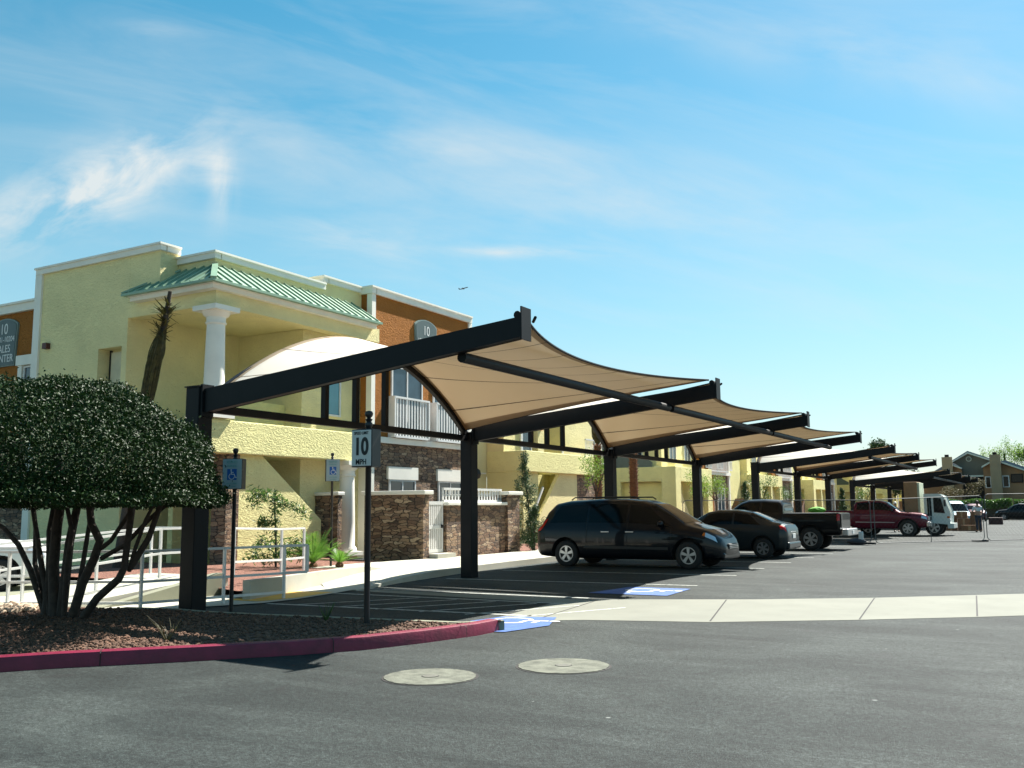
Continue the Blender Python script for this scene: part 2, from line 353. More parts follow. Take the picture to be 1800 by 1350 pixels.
def line(a, b_, wd=.1, z=.006, m=None, name='parking_line', parent=None):
    a, b_ = Vector(a), Vector(b_); d = (b_ - a).normalized(); n_ = Vector((-d.y, d.x)) * wd / 2
    q = [a + n_, b_ + n_, b_ - n_, a - n_]
    return sheet([(p.x, p.y) for p in q], z, name, m or PAINTW, parent or lot)
line((-12.3, 18.38), (-6.45, 18.72)); line((-12.6, 21.42), (-6.56, 21.78))
line((-12.6, 24.3), (-6.65, 24.5)); line((-12.7, 27.1), (-6.65, 27.3)); line((-12.8, 29.9), (-6.62, 30.05))
for i in range(1, 18): line((-12.8, 29.9 + 2.74 * i), (-6.6, 30.05 + 2.74 * i))
line((-12.3, 14.3), (-7.2, 14.35), .1, .006)
for k in range(6): line((-11.3 + k * .85, 12.3), (-10.1 + k * .8, 14.2), .07, .006)
line((-11.9, 12.25), (-6.9, 12.55), .1, .006)
line((-12.2, 15.42), (-7.3, 15.4), .1, .006)
# access symbol
def symbol(name, parent, org, ex, ey, size, m, th=.0):
    """wheelchair symbol: origin, unit vectors in its plane, height"""
    org, ex, ey = Vector(org), Vector(ex), Vector(ey); b = MB(); up = ex.cross(ey).normalized()
    def stroke(pts, wd):
        for p, q in zip(pts[:-1], pts[1:]):
            P = org + (ex * p[0] + ey * p[1]) * size; Q = org + (ex * q[0] + ey * q[1]) * size
            d = (Q - P).normalized(); P = P - d * wd * size * .3; Q = Q + d * wd * size * .3; n_ = up.cross(d) * wd * size / 2
            b.add([P + n_ , Q + n_, Q - n_, P - n_], [(0, 1, 2, 3)])
    def disc(c_, r):
        b.add([org + (ex * (c_[0] + r * math.cos(t)) + ey * (c_[1] + r * math.sin(t))) * size for t in np.linspace(0, 2 * math.pi, 15)[:-1]], [tuple(range(14))])
    disc((.36, .93), .075)
    stroke([(.37, .82), (.40, .52), (.66, .52), (.80, .20), (.92, .22)], .075); stroke([(.38, .70), (.60, .70)], .065)
    arc = [(.42 + .27 * math.cos(t), .31 + .27 * math.sin(t)) for t in np.linspace(R_(115), R_(350), 14)]
    stroke(arc, .065)
    for i in range(len(b.v)): b.v[i] = tuple(Vector(b.v[i]) + up * (th + .0004 * (i // 4 % 5)))
    return b.build(name, m, parent)
p1 = sheet([(-7.35, 11.6), (-7.2, 12.25), (-6.45, 12.5), (-6.1, 11.6), (-6.3, 10.75), (-7.1, 10.6)], .010, 'access_patch', PAINTB, lot)
symbol('access_symbol', p1, (-7.2, 12.3, .0115), (.1, -1, 0), (1, .1, 0), 1.0, WHITE)
p2 = sheet([(-7.75, 16.3), (-7.55, 17.85), (-6.3, 17.9), (-6.2, 16.35)], .010, 'access_patch', PAINTB, lot)
symbol('access_symbol', p2, (-7.4, 17.7, .0115), (.05, -1, 0), (1, .05, 0), 1.1, WHITE)

# red kerbed island in front
kb = [(-14, .2), (-12.2, 2.9), (-10.6, 4.6), (-9.5, 5.66), (-9.01, 6.34), (-8.1, 7.3), (-7.41, 8.09), (-6.94, 8.79), (-6.67, 9.54), (-6.46, 10.35), (-6.44, 10.85)]
def offset(pts, d):
    r = []
    for i, p in enumerate(pts):
        a = Vector(pts[max(i - 1, 0)]); b_ = Vector(pts[min(i + 1, len(pts) - 1)]); t = (b_ - a).normalized(); r.append((p[0] - t.y * d, p[1] + t.x * d))
    return r
def kerb(pts, wd, z, name, m, rnd=.03, parent=None, struct_=True, closed=False):
    inn = offset(pts, wd); b = MB(); P = []
    o2 = offset(pts, .012); o3 = offset(pts, .012 + rnd)
    P = [[(p[0], p[1], 0) for p in pts], [(p[0], p[1], z - rnd) for p in o2], [(p[0], p[1], z - .008) for p in offset(pts, .02)], [(p[0], p[1], z) for p in o3], [(p[0], p[1], z) for p in inn], [(p[0], p[1], -.02) for p in inn]]
    b.grid(P)
    n = len(pts)
    for e in (0, n - 1): b.add([r[e] for r in P], [tuple(range(6))])
    o = b.build(name, m, parent, smooth=50)
    return struct(o) if struct_ and parent is None else o
rk = kerb(kb, .16, .15, 'red_kerb', REDK)
for (x, y), (nx, ny) in (((-8.75, 6.62), (-.72, .69)), ((-7.17, 8.43), (-.83, .55)), ((-6.47, 10.1), (-.99, .1))):
    t_ = Vector((-ny, nx, 0)) * .005; n_ = Vector((nx, ny, 0)); p = Vector((x, y, 0)) - n_ * .0
    b = MB(); prof = [p - n_ * .012, p - n_ * .006 + Vector((0, 0, .128)), p + n_ * .03 + Vector((0, 0, .1525)), p + n_ * .158 + Vector((0, 0, .1525))]
    b.grid([[q + t_ for q in prof], [q - t_ for q in prof]]); b.build('joint', DARK, rk)
bk = [(-6.52, 11.02), (-6.85, 10.62), (-8.3, 10.42), (-9.9, 10.2), (-10.98, 10.12), (-11.7, 10.18), (-12.6, 10.0)]
kerb(bk, .15, .13, 'concrete_kerb', CONCD)
inner = offset(kb, .16); inb = offset(bk, .15)
isl = struct(sheet([(p[0], p[1]) for p in inner] + [(p[0], p[1]) for p in inb] + [(-14.2, 9.0), (-16.5, 8.2), (-24, 6), (-24, 0)], .12, 'gravel_bed', GRAV))
# loose stones on the island
def scatter_stones(name, n, poly, z, r0, r1, m, label):
    b = MB(); P = [Vector(p) for p in poly]
    def inside(x, y):
        c_ = False; j = len(P) - 1
        for i in range(len(P)):
            if (P[i].y > y) != (P[j].y > y) and x < (P[j].x - P[i].x) * (y - P[i].y) / (P[j].y - P[i].y) + P[i].x: c_ = not c_
            j = i
        return c_
    xs = [p.x for p in P]; ys = [p.y for p in P]; k = 0
    while k < n:
        x, y = random.uniform(min(xs), max(xs)), random.uniform(min(ys), max(ys))
        if not inside(x, y): continue
        r = random.uniform(r0, r1); b.ico((x, y, z + r * .3), r, 0, .25, sz=(1, 1, .7)); k += 1
    o = b.build(name, m); tag(o, label, 'gravel', kind='stuff'); return o
ip = [(p[0], p[1]) for p in offset(kb, .17)][1:] + [(p[0], p[1]) for p in offset(bk, .17)] + [(-14.2, 9.0), (-14.5, 5)]
scatter_stones('gravel_stones', 9000, ip, .12, .012, .032, STONEM, 'loose red brown gravel stones covering the kerbed island')
scatter_stones('cobbles', 260, [(-16.5, 7.5), (-13.6, 8.2), (-13.3, 9.3), (-14.3, 9.2), (-16.6, 8.6)], .12, .05, .12, COBBLE, 'rounded tan cobbles beside the walkway at the left edge')

# walkways
wk = struct(sheet([(-17.5, 7.6), (-14.2, 9.2), (-12.62, 10.25), (-12.45, 11.2), (-11.95, 12.2), (-11.9, 13.0), (-12.1, 14.3), (-12.3, 15.3), (-13.0, 16.0), (-14.8, 16.0), (-14.8, 13.2), (-17.5, 12.6)], .018, 'walkway', CONC))
sheet([(-12.2, 12.35), (-12.05, 13.2), (-12.22, 14.35), (-13.0, 14.2), (-12.95, 12.3)], .023, 'tactile_patch', YTAC, wk)
sw_out = [(-12.15, 14.95), (-12.25, 15.6), (-12.55, 17.0), (-12.75, 18.5), (-13.0, 20.5), (-13.15, 23), (-13.25, 26), (-13.25, 175)]
sw_in = [(-15.9, 175), (-15.9, 24.2), (-15.9, 22.6), (-16.6, 21.6), (-16.6, 19.0), (-14.6, 18.9), (-14.35, 17.6), (-13.9, 16.1), (-13.0, 15.2)]
b = MB(); zt = lambda y: .02 + .13 * min(1, max(0, (y - 15.0) / 3))
so = [(-12.15, 14.95), (-12.25, 15.6), (-12.55, 17.0), (-12.75, 18.5), (-13.0, 20.5), (-13.15, 23), (-13.25, 26), (-13.25, 175)]
si = [(-12.95, 14.95), (-13.6, 15.6), (-14.05, 17.0), (-14.45, 18.5), (-16.6, 20.5), (-16.2, 22.8), (-15.9, 26), (-15.9, 175)]
P = []
for (x0, y0), (x1, y1) in zip(so, si): P.append([(x0, y0, -.02), (x0, y0, zt(y0)), (x1, y1, zt(y1)), (x1, y1, -.02)])
b.grid(P, flip=False)
b.prism([(-14.44, 18.48), (-16.62, 18.5), (-16.62, 20.5)], 'z', -.02, .149)
swk = struct(b.build('sidewalk', CONC))
for y in np.arange(19.2, 60, 1.8): MB().box(-15.9, y, .02, float(np.interp(y, [p[1] for p in sw_out], [p[0] for p in sw_out])) - .02, y + .012, zt(y) + .0025).build('joint', CONCD, swk)
kerb([(x + .16, y) for x, y in sw_out][::-1][::-1], -.15, .152, 'sidewalk_kerb', CONCD) if False else None
lw = [(-12.55, 12.5), (-12.9, 13.75), (-13.7, 15.9), (-14.3, 17.9), (-14.45, 18.75)]
b = MB(); i2 = offset(lw, .15); lz = [.36, .34, .30, .26, .16]
for i in range(len(lw) - 1):
    q = [lw[i], lw[i + 1], i2[i + 1], i2[i]]; zs = [lz[i], lz[i + 1], lz[i + 1], lz[i]]
    b.add([(p[0], p[1], .0) for p in q] + [(p[0], p[1], z) for p, z in zip(q, zs)], [(0, 3, 2, 1), (4, 5, 6, 7), (0, 1, 5, 4), (1, 2, 6, 5), (2, 3, 7, 6), (3, 0, 4, 7)])
struct(b.build('planter_kerb', CONC))
struct(sheet([(-12.7, 12.5), (-13.05, 13.8), (-13.85, 15.95), (-14.3, 17.9), (-14.55, 18.47), (-16.62, 18.49), (-16.62, 21.6), (-19.8, 22.5), (-19.8, 18.6), (-23.5, 18.6), (-23.5, 14), (-15.5, 13.6)], .15, 'planting_bed', GRAVR))
struct(sheet([(-15.9, 24.2), (-15.9, 175), (-19.6, 175), (-19.6, 31), (-16.4, 29.2), (-16.2, 24.2)], .12, 'planting_bed', GRAVR))
# ramp, its side wall and landing
struct(MB().prism([(9.2, .02), (12.9, .34), (13.4, .34), (13.4, -.02), (9.2, -.02)], 'x', -16.25, -14.05).build('ramp', CONC))
struct(MB().prism([(10.4, .02), (12.95, .42), (13.1, .42), (13.1, -.02), (10.4, -.02)], 'x', -14.0, -13.8).build('ramp_kerb', CONCD))
struct(sheet([(-24, 6), (-16.5, 8.2), (-17.5, 7.6), (-17.5, 12.6), (-17.6, 19.5), (-23.5, 17.9), (-40, 17.9), (-40, 6)], .008, 'side_drive', CONCD))

# access covers
def cover(x, y, r, label):
    n = 70; t = thing('manhole', label, 'manhole', (x, y, 0), 'round concrete manhole collars')
    b = MB(); n = 70
    ring = [(x + q_ * math.cos(a), y + q_ * math.sin(a)) for a in np.linspace(0, 2 * math.pi, n + 1)[:-1] for q_ in (r * (1 + random.uniform(-.028, .012)),)]
    b.prism(ring, 'z', .0, .009); b.build('collar', CONCM, t)
    MB().prism([(x + r * 1.05 * math.cos(a), y + r * 1.05 * math.sin(a)) for a in np.linspace(0, 2 * math.pi, n + 1)[:-1]], 'z', 0, .003).build('tar_joint', DARK, t)
    MB().lathe(x, y, [(r * .17, .009), (r * .17, .013), (r * .14, .014), (.001, .013)], 24).build('lid', mat('cast_iron', (.10, .10, .08), .7, .3, 30), t)
    MB().lathe(x, y, [(r * .19, .0), (r * .19, .011), (r * .172, .0115), (.17 * r, .009)], 24).build('rim', DARK, t)
cover(-5.30, 7.64, .44, 'round concrete manhole collar nearer the red kerb island')
cover(-4.45, 8.76, .46, 'round concrete manhole collar farther from the red kerb, towards the drive')

# ---------------------------------------------------------------- shade canopies
def canopy(ys, label, zo=0, grp='tension fabric shade canopies over the parking bays'):
    XC = -12.04; XT = -5.95
    t = thing('shade_canopy', label, 'carport', (XC, ys[0], 0), grp)
    n = len(ys)
    for i, y in enumerate(ys):
        top = 3.58 if i == 0 else 3.36
        MB().box(XC - .15, y - .15, 0, XC + .15, y + .15, top + zo).build('column', STEEL, t, bevel=.012)
        b = MB(); b.box(XC - .17, y - .17, top + zo, XC + .17, y + .17, top + .02 + zo)
        b.box(XC + .15, y - .12, 3.10 + zo, XC + .20, y + .12, 3.62 + zo)
        for s_ in (-.08, .08):
            for z in (3.2, 3.5): b.tube([(XC + .19, y + s_, z + zo), (XC + .225, y + s_, z + zo)], .018, 6)
        b.build('connection_plate', STEEL, t)
        # cantilever beam, slightly tapered box section
        z0b, z0t, z1b, z1t = 3.17 + zo, 3.54 + zo, 3.83 + zo, 4.09 + zo; x0, x1 = XC + .2, XT
        MB().prism([(x0, z0b), (x1, z1b), (x1, z1t), (x0, z0t)], 'y', y - .08, y + .08).build('beam', STEEL, t, bevel=.008)
        MB().prism([(x1, z1b - .05), (x1 + .02, z1b - .05), (x1 + .02, z1t + .13), (x1, z1t + .13)], 'y', y - .13, y + .13).build('end_plate', STEEL, t)
        b = MB(); b.tube([(x1 - .12, y, z1t + .05), (x1 - .12, y + .28, z1t + .05)], .055, 10); b.build('tip_spindle', STEEL, t, smooth=40)
        MB().tube([(x1 + .0, y + .29, z1t + .05), (x1 - .12, y + .45, z1t + .03)], .022, 8).build('tensioner', STEEL, t)
        MB().tube([(XC + .1, y, 3.45 + zo), (XC + .35, y + .2, 3.5 + zo)], .03, 8).build('tensioner', STEEL, t)
    for i in range(n - 1):
        ya, yb = ys[i], ys[i + 1]; ym = (ya + yb) / 2; h = (yb - ya) / 2
        MB().beam((XC, ya + .15, 3.26 + zo), (XC, yb - .15, 3.24 + zo), .11, .13).build('tie_rail', STEEL, t)
        path = [(XC, ym + h * .975 * s_, 3.30 + zo + 1.60 * (1 - s_ * s_)) for s_ in np.linspace(-1, 1, 33)]
        b = MB(); v = []
        for j, p in enumerate(path):
            a = Vector(path[max(j - 1, 0)]); c_ = Vector(path[min(j + 1, 32)]); d = (c_ - a).normalized(); nn = Vector((0, -d.z, d.y)) * .06
            P = Vector(p); v += [P + nn + Vector((-.05, 0, 0)), P + nn + Vector((.05, 0, 0)), P - nn + Vector((.05, 0, 0)), P - nn + Vector((-.05, 0, 0))]
        fs = [(4 * j + k, 4 * j + (k + 1) % 4, 4 * j + 4 + (k + 1) % 4, 4 * j + 4 + k) for j in range(32) for k in range(4)] + [(3, 2, 1, 0), (128, 129, 130, 131)]
        b.add(v, fs); b.build('arch_rib', STEEL, t, smooth=40)
        for yy in (ya + 3.06, ya + 3.98, ya + 4.93):
            s_ = (yy - ym) / h; MB().box(XC - .055, yy - .055, 3.30 + zo, XC + .055, yy + .055, 3.27 + zo + 1.60 * (1 - s_ * s_)).build('strut', STEEL, t)
        MB().tube([(XT - 1.05, ya + .08, 3.66 + zo), (XT - 1.05, yb - .08, 3.66 + zo)], .075, 12).build('purlin', STEEL, t, smooth=40)
        # saddle shaped fabric, 8 mm thick
        nu, nv = 33, 25; P = []; UV = []
        for a in range(nu):
            u = a / (nu - 1); row = []
            for c_ in range(nv):
                v_ = c_ / (nv - 1); s_ = 2 * u - 1; ins = 1 - (.05 + .075 * math.sin(math.pi * v_) * 1.0)
                y = ym + h * s_ * ins; q = 1 - s_ * s_
                xf = XT - .12 - .78 * q; x = XC + .0 + (xf - XC) * v_
                z = 3.42 + zo + (4.17 - 3.42) * v_ + 1.60 * q * (1 - v_) ** 1.55 - .10 * q * math.sin(math.pi * v_ * .5) ** 3 * v_
                z = max(z, 0); row.append((x, y, z)); UV.append((u, v_))
            P.append(row)
        b = MB(); b.grid(P); o = b.build('fabric', FAB, t, smooth=60)
        me = o.data; uvl = me.uv_layers.new(name='UVMap')
        for poly in me.polygons:
            for li, vi in zip(poly.loop_indices, poly.vertices): uvl.data[li].uv = UV[vi]
        sm = o.modifiers.new('s', 'SOLIDIFY'); sm.thickness = .006; sm.offset = 0
        cab = MB(); cab.tube([P[a][-1] for a in range(nu)], .02, 6); cab.tube([P[0][c_] for c_ in range(nv)], .012, 5); cab.tube([P[-1][c_] for c_ in range(nv)], .012, 5)
        cab.build('edge_cable', STEEL, t)
Y0 = 10.75; ST = 8.19
canopy([Y0 + ST * i for i in range(4)], 'nearest shade canopy, three tan fabric bays on four charcoal posts above the dark minivan')
canopy([43.5, 51.6, 59.4], 'second shade canopy, two fabric bays beyond the black pickup')
canopy([67.2, 75.4, 83.5, 91.6], 'farthest shade canopy, low in the distance behind the maroon pickup', -.3)

# ---------------------------------------------------------------- building parts
def window(parent, X, y0, y1, z0, z1, glass=None, fr=.06, mull=True, off=.02):
    """window on a wall facing +X at X"""
    b = MB(); e = off
    b.box(X - .05, y0, z0, X + e + .03, y0 + fr, z1); b.box(X - .05, y1 - fr, z0, X + e + .03, y1, z1)
    b.box(X - .05, y0 + fr, z0, X + e + .03, y1 - fr, z0 + fr); b.box(X - .05, y0 + fr, z1 - fr, X + e + .03, y1 - fr, z1)
    if mull: b.box(X - .05, (y0 + y1) / 2 - fr / 2, z0 + fr, X + e + .02, (y0 + y1) / 2 + fr / 2, z1 - fr)
    w_ = b.build('window', WHITE, parent)
    MB().box(X + .002, y0 + fr, z0 + fr, X + .012, y1 - fr, z1 - fr).build('pane', glass or GLASS, w_)
    return w_
def windowY(parent, Y, x0, x1, z0, z1, glass=None, fr=.06, mull=True):
    b = MB(); b.box(x0, Y - .05, z0, x0 + fr, Y + .02, z1); b.box(x1 - fr, Y - .05, z0, x1, Y + .02, z1)
    b.box(x0 + fr, Y - .05, z0, x1 - fr, Y + .02, z0 + fr); b.box(x0 + fr, Y - .05, z1 - fr, x1 - fr, Y + .02, z1)
    if mull: b.box((x0 + x1) / 2 - fr / 2, Y - .04, z0 + fr, (x0 + x1) / 2 + fr / 2, Y + .02, z1 - fr)
    w_ = b.build('window', WHITE, parent); MB().box(x0 + fr, Y - .014, z0 + fr, x1 - fr, Y - .003, z1 - fr).build('pane', glass or GLASS, w_); return w_
def balusters(b, p0, p1, z0, z1, step=.12, w_=.05, rail=.07):
    p0, p1 = Vector(p0), Vector(p1); L = (p1 - p0).length; n = max(2, int(L / step)); d = (p1 - p0) / n
    for i in range(n + 1):
        p = p0 + d * i; wx, wy_ = (w_ / 2, .01) if abs(d.x) > abs(d.y) else (.01, w_ / 2); b.box(p.x - wx, p.y - wy_, z0 + rail, p.x + wx, p.y + wy_, z1 - rail)
    b.beam((p0.x, p0.y, z0 + rail / 2), (p1.x, p1.y, z0 + rail / 2), .08, rail); b.beam((p0.x, p0.y, z1 - rail / 2), (p1.x, p1.y, z1 - rail / 2), .09, rail)
def coping(b, x0, y0, x1, y1, z, h=.22, o=.09):
    """coping round the +X and -Y edges of a flat roofed mass"""
    b.box(x0 - o, y0 - o, z - h, x1 + o, y0 + .12, z - .06); b.box(x0 - o - .04, y0 - o - .04, z - .06, x1 + o + .04, y0 + .16, z)
    b.box(x1 - .12, y0 + .16, z - h, x1 + o, y1 + .0, z - .06); b.box(x1 - .16, y0 + .16, z - .06, x1 + o + .04, y1 + .0, z)
def text_mesh(body, size, loc, rot, m, parent, name='lettering', ext=.004, align='CENTER', sx=1.0, bold=0):
    cu = bpy.data.curves.new('t', 'FONT'); cu.body = body; cu.size = size; cu.align_x = align; cu.align_y = 'CENTER'; cu.extrude = ext; cu.offset = bold
    o = bpy.data.objects.new('t', cu); C.objects.link(o)
    dg = bpy.context.evaluated_depsgraph_get(); me = bpy.data.meshes.new_from_object(o.evaluated_get(dg)); bpy.data.objects.remove(o)
    ob = bpy.data.objects.new(name, me); me.materials.clear(); me.materials.append(m); C.objects.link(ob)
    me.transform(Matrix.Diagonal((sx, 1, 1, 1)))
    ob.parent = parent; off = Vector((0, 0, 0)); q = parent
    while q: off += q.location; q = q.parent
    ob.location = Vector(loc) - off; ob.rotation_euler = rot
    return ob
RX = (R_(90), 0, R_(90)); RYm = (R_(90), 0, 0)      # facing +X / facing -Y
SIGNG = mat('sign_grey_green', (.07, .10, .10), .5); SIGNE = mat('sign_edge', (.18, .24, .22), .5)

A = thing('apartment_building', 'nearest yellow and orange two storey building with green roofed corner porch', 'building', (-22, 22, 0))
# tall wing
b = MB()
b.box(-27.5, 17.95, 0, -24.47, 30, 9.05); b.box(-23.42, 17.95, 0, -23.2, 30, 6.4); b.box(-24.47, 17.95, 6.4, -23.2, 30, 9.05)
b.box(-24.47, 17.95, 0, -23.42, 30, 4.0); b.box(-24.47, 18.35, 4.0, -23.42, 30, 6.4); b.box(-23.2, 17.955, 7.67, -21.9, 30, 9.05)
b.build('wall', YEL2, A)
b = MB(); coping(b, -27.5, 17.95, -21.9, 18.6, 9.27); b.box(-27.62, 17.88, 0, -27.3, 17.949, 9.05); b.build('coping', TRIM, A)
dr = MB().box(-24.3, 18.28, 4.02, -23.62, 18.349, 6.32).build('door', mat('beige_door', (.50, .47, .33), .6), A)
b = MB(); b.box(-23.6, 18.29, 4.02, -23.43, 18.349, 6.39); b.box(-24.4, 18.29, 4.02, -24.33, 18.349, 6.39); b.build('door_frame', BLACK, A)
# orange wing on the far left
MB().box(-36, 18.35, 0, -27.5, 30, 8.25).build('orange_wall', ORG, A)
b = MB(); b.box(-36, 18.22, 8.1, -27.65, 18.5, 8.36); b.box(-36, 18.16, 8.36, -27.65, 18.5, 8.43); b.build('coping', TRIM, A)
b = MB(); b.box(-28.85, 18.24, 4.4, -28.65, 18.349, 6.3); b.box(-28.92, 18.2, 6.3, -28.0, 18.348, 6.62); b.build('window_surround', TRIM, A)
windowY(A, 18.34, -28.62, -28.0, 4.4, 6.28, mull=False)
b = MB(); b.box(-36, 18.24, 0, -30.5, 18.349, 3.9); b.box(-29.5, 18.24, 0, -27.7, 18.349, 3.9); b.build('stone_base', STONE, A)
windowY(A, 18.34, -30.3, -29.6, 1.0, 3.2, mull=False)
def arch_sign(name, parent, axis, c0, c1, w_, z0, z1, lines):
    """shield shaped number sign; axis 'x' faces +X, 'y' faces -Y"""
    prof = []
    for s_ in (1, .93):
        h = w_ / 2 * s_; zz_ = z0 + (1 - s_) * .4; zt_ = z1 - (1 - s_) * .5
        arc = [(h * math.sin(a) / math.sin(R_(60)), zt_ - .22 * (1 - math.cos(a)) / (1 - math.cos(R_(60)))) for a in np.linspace(R_(-60), R_(60), 13)]
        prof.append([(-h * .86, zz_)] + arc + [(h * .86, zz_)])
    if axis == 'x':
        s = MB().prism([(c1 + p[0], p[1]) for p in prof[0]], 'x', c0, c0 + .06).build(name, SIGNE, parent); MB().prism([(c1 + p[0], p[1]) for p in prof[1]], 'x', c0 + .06, c0 + .075).build('face', SIGNG, s)
    else:
        s = MB().prism([(c1 + p[0], p[1]) for p in prof[0]], 'y', c0 - .06, c0).build(name, SIGNE, parent); MB().prism([(c1 + p[0], p[1]) for p in prof[1]], 'y', c0 - .075, c0 - .06).build('face', SIGNG, s)
    for body, size, z, sx in lines:
        if axis == 'x': text_mesh(body, size, (c0 + .078, c1, z), RX, WHITE, s, sx=sx)
        else: text_mesh(body, size, (c1, c0 - .078, z), RYm, WHITE, s, sx=sx)
arch_sign('number_sign', A, 'y', 18.35, -29.76, 1.42, 6.35, 7.95, [('10', .50, 7.58, .85), ('10201-10204', .26, 7.24, .85), ('SALES', .36, 6.92, .85), ('CENTER', .36, 6.60, .85)])
MB().box(-26.98, 17.8, 6.62, -26.78, 17.949, 6.8).build('wall_lamp', mat('dark_red_lamp', (.08, .02, .015), .5), A)
# second and third masses
MB().box(-27, 18.62, 7.45, -20.4, 23.25, 8.75).build('wall', YEL2, A)
b = MB(); coping(b, -27, 18.62, -20.4, 23.25, 8.97); b.build('coping', TRIM, A)
b = MB(); b.box(-27, 23.25, 7.45, -20.4, 25.19, 9.0); b.box(-23.19, 22.3, 0, -20.4, 25.18, 7.29); b.build('wall', YEL2, A)
b = MB(); coping(b, -27, 23.25, -20.4, 25.1, 9.22); b.build('coping', TRIM, A)
window(A, -20.39, 23.42, 24.12, 4.62, 5.82, CYAN, mull=False)
# porch
XP = -19.6
b = MB(); b.box(-23.2, 17.95, 7.2, XP, 18.35, 7.66); b.box(XP - .4, 18.35, 7.2, XP, 25.18, 7.66); b.box(-23.19, 18.35, 7.30, XP - .4, 25.17, 7.42); b.build('entablature', YEL2, A)
b = MB(); b.box(-22.8, 17.68, 7.60, XP + .18, 17.949, 7.72); b.box(XP + .001, 17.949, 7.60, XP + .18, 24.8, 7.72); b.box(-22.85, 17.62, 7.72, XP + .24, 18.1, 7.78); b.box(XP - .1, 18.1, 7.72, XP + .24, 24.82, 7.78); b.build('fascia', TRIM, A)
# hipped metal roof with standing seams
ex0, ex1, ey0, ey1, ez = -22.95, XP + .38, 17.5, 24.85, 7.79; tx, ty, tz = -20.4, 18.62, 8.56
b = MB(); hipx = ex0 + 1.12
b.add([(ex0, ey0, ez), (ex1, ey0, ez), (tx, ty, tz), (hipx, ty, tz), (ex1, ey1, ez), (tx, ey1, tz), (ex0, ty, ez)], [(0, 1, 2, 3), (1, 4, 5, 2), (0, 3, 6)])
b.add([(ex0, ey0, ez - .05), (ex1, ey0, ez - .05), (ex1, ey1, ez - .05), (ex0, ey1, ez - .05)], [(0, 3, 2, 1)])
b.box(ex0, ey0 - .02, ez - .06, ex1 + .02, ey0, ez + .012); b.box(ex1, ey0, ez - .06, ex1 + .02, ey1, ez + .012)
for x in np.arange(ex0 + .3, ex1 - .1, .36):
    tp = Vector((x, ey0 + 1.12, tz)) if x > hipx else Vector((x, ey0 + (x - ex0), ez + (x - ex0) / 1.12 * (tz - ez)))
    if x > tx: f_ = (ex1 - x) / (ex1 - tx); tp = Vector((x, ey0 + f_ * 1.12, ez + f_ * (tz - ez)))
    b.beam((x, ey0, ez + .025), tp + Vector((0, 0, .025)), .035, .05)
for y in np.arange(ey0 + .3, ey1, .36):
    f_ = min(1, (y - ey0) / 1.12); b.beam((ex1, y, ez + .025), (ex1 + (tx - ex1) * f_, y, ez + (tz - ez) * f_ + .025), .035, .05)
b.beam((ex1, ey0, ez + .03), (tx, ty, tz + .03), .16, .06); b.beam((ex0, ey0, ez + .03), (hipx, ty, tz + .03), .1, .05)
b.build('roof', ROOFG, A)
def column(cx, cy, z0, z1, r, parent):
    b = MB(); b.box(cx - r * 1.6, cy - r * 1.6, z1 - .14, cx + r * 1.6, cy + r * 1.6, z1); b.lathe(cx, cy, [(r * 1.4, z1 - .14), (r * 1.25, z1 - .24), (r * .95, z1 - .30), (r * .92, z1 - .42), (r * 1.02, z1 - .44), (r * 1.02, z1 - .48), (r * .88, z1 - .50), (r * 1.0, z0 + (z1 - z0) * .35), (r * 1.02, z0 + .3), (r * 1.25, z0 + .22), (r * 1.3, z0 + .12)][::-1], 24)
    b.box(cx - r * 1.45, cy - r * 1.45, z0, cx + r * 1.45, cy + r * 1.45, z0 + .12); b.build('column', TRIM, parent, smooth=40)
column(-19.9, 18.26, 4.1, 7.2, .28, A); column(-19.9, 23.95, .15, 3.15, .27, A)
b = MB(); b.box(XP - .2, 17.95, 3.15, XP, 24.95, 4.06); b.box(-23.2, 17.95, 3.15, XP - .2, 18.15, 4.06); b.box(-23.2, 18.15, 3.15, XP - .2, 24.95, 3.3); b.build('parapet_band', YEL, A, bevel=.03)
MB().box(-20.28, 18.65, 0, XP - .12, 19.12, 3.15).build('stone_pier', STONE, A)
b = MB(); b.prism([(19.12, 0), (22.62, 0), (22.62, 1.29), (20.05, 3.15), (19.12, 3.15)], 'x', -20.0, XP - .2); b.build('stair_wall', YEL, A)
b = MB(); b.box(-22.3, 18.9, 0, -22.1, 22.3, 3.15); b.build('wall', YEL, A)
b = MB(); b.prism([(19.2, 4.05), (20.4, 4.9), (22.29, 4.9), (22.29, 4.05)], 'x', -21.3, -21.1); b.build('landing_wall', YEL, A)
b = MB(); b.tube([(-21.0, 18.7, 4.2), (-21.0, 20.4, 5.25)], .03, 8); b.build('handrail', WHITE, A)
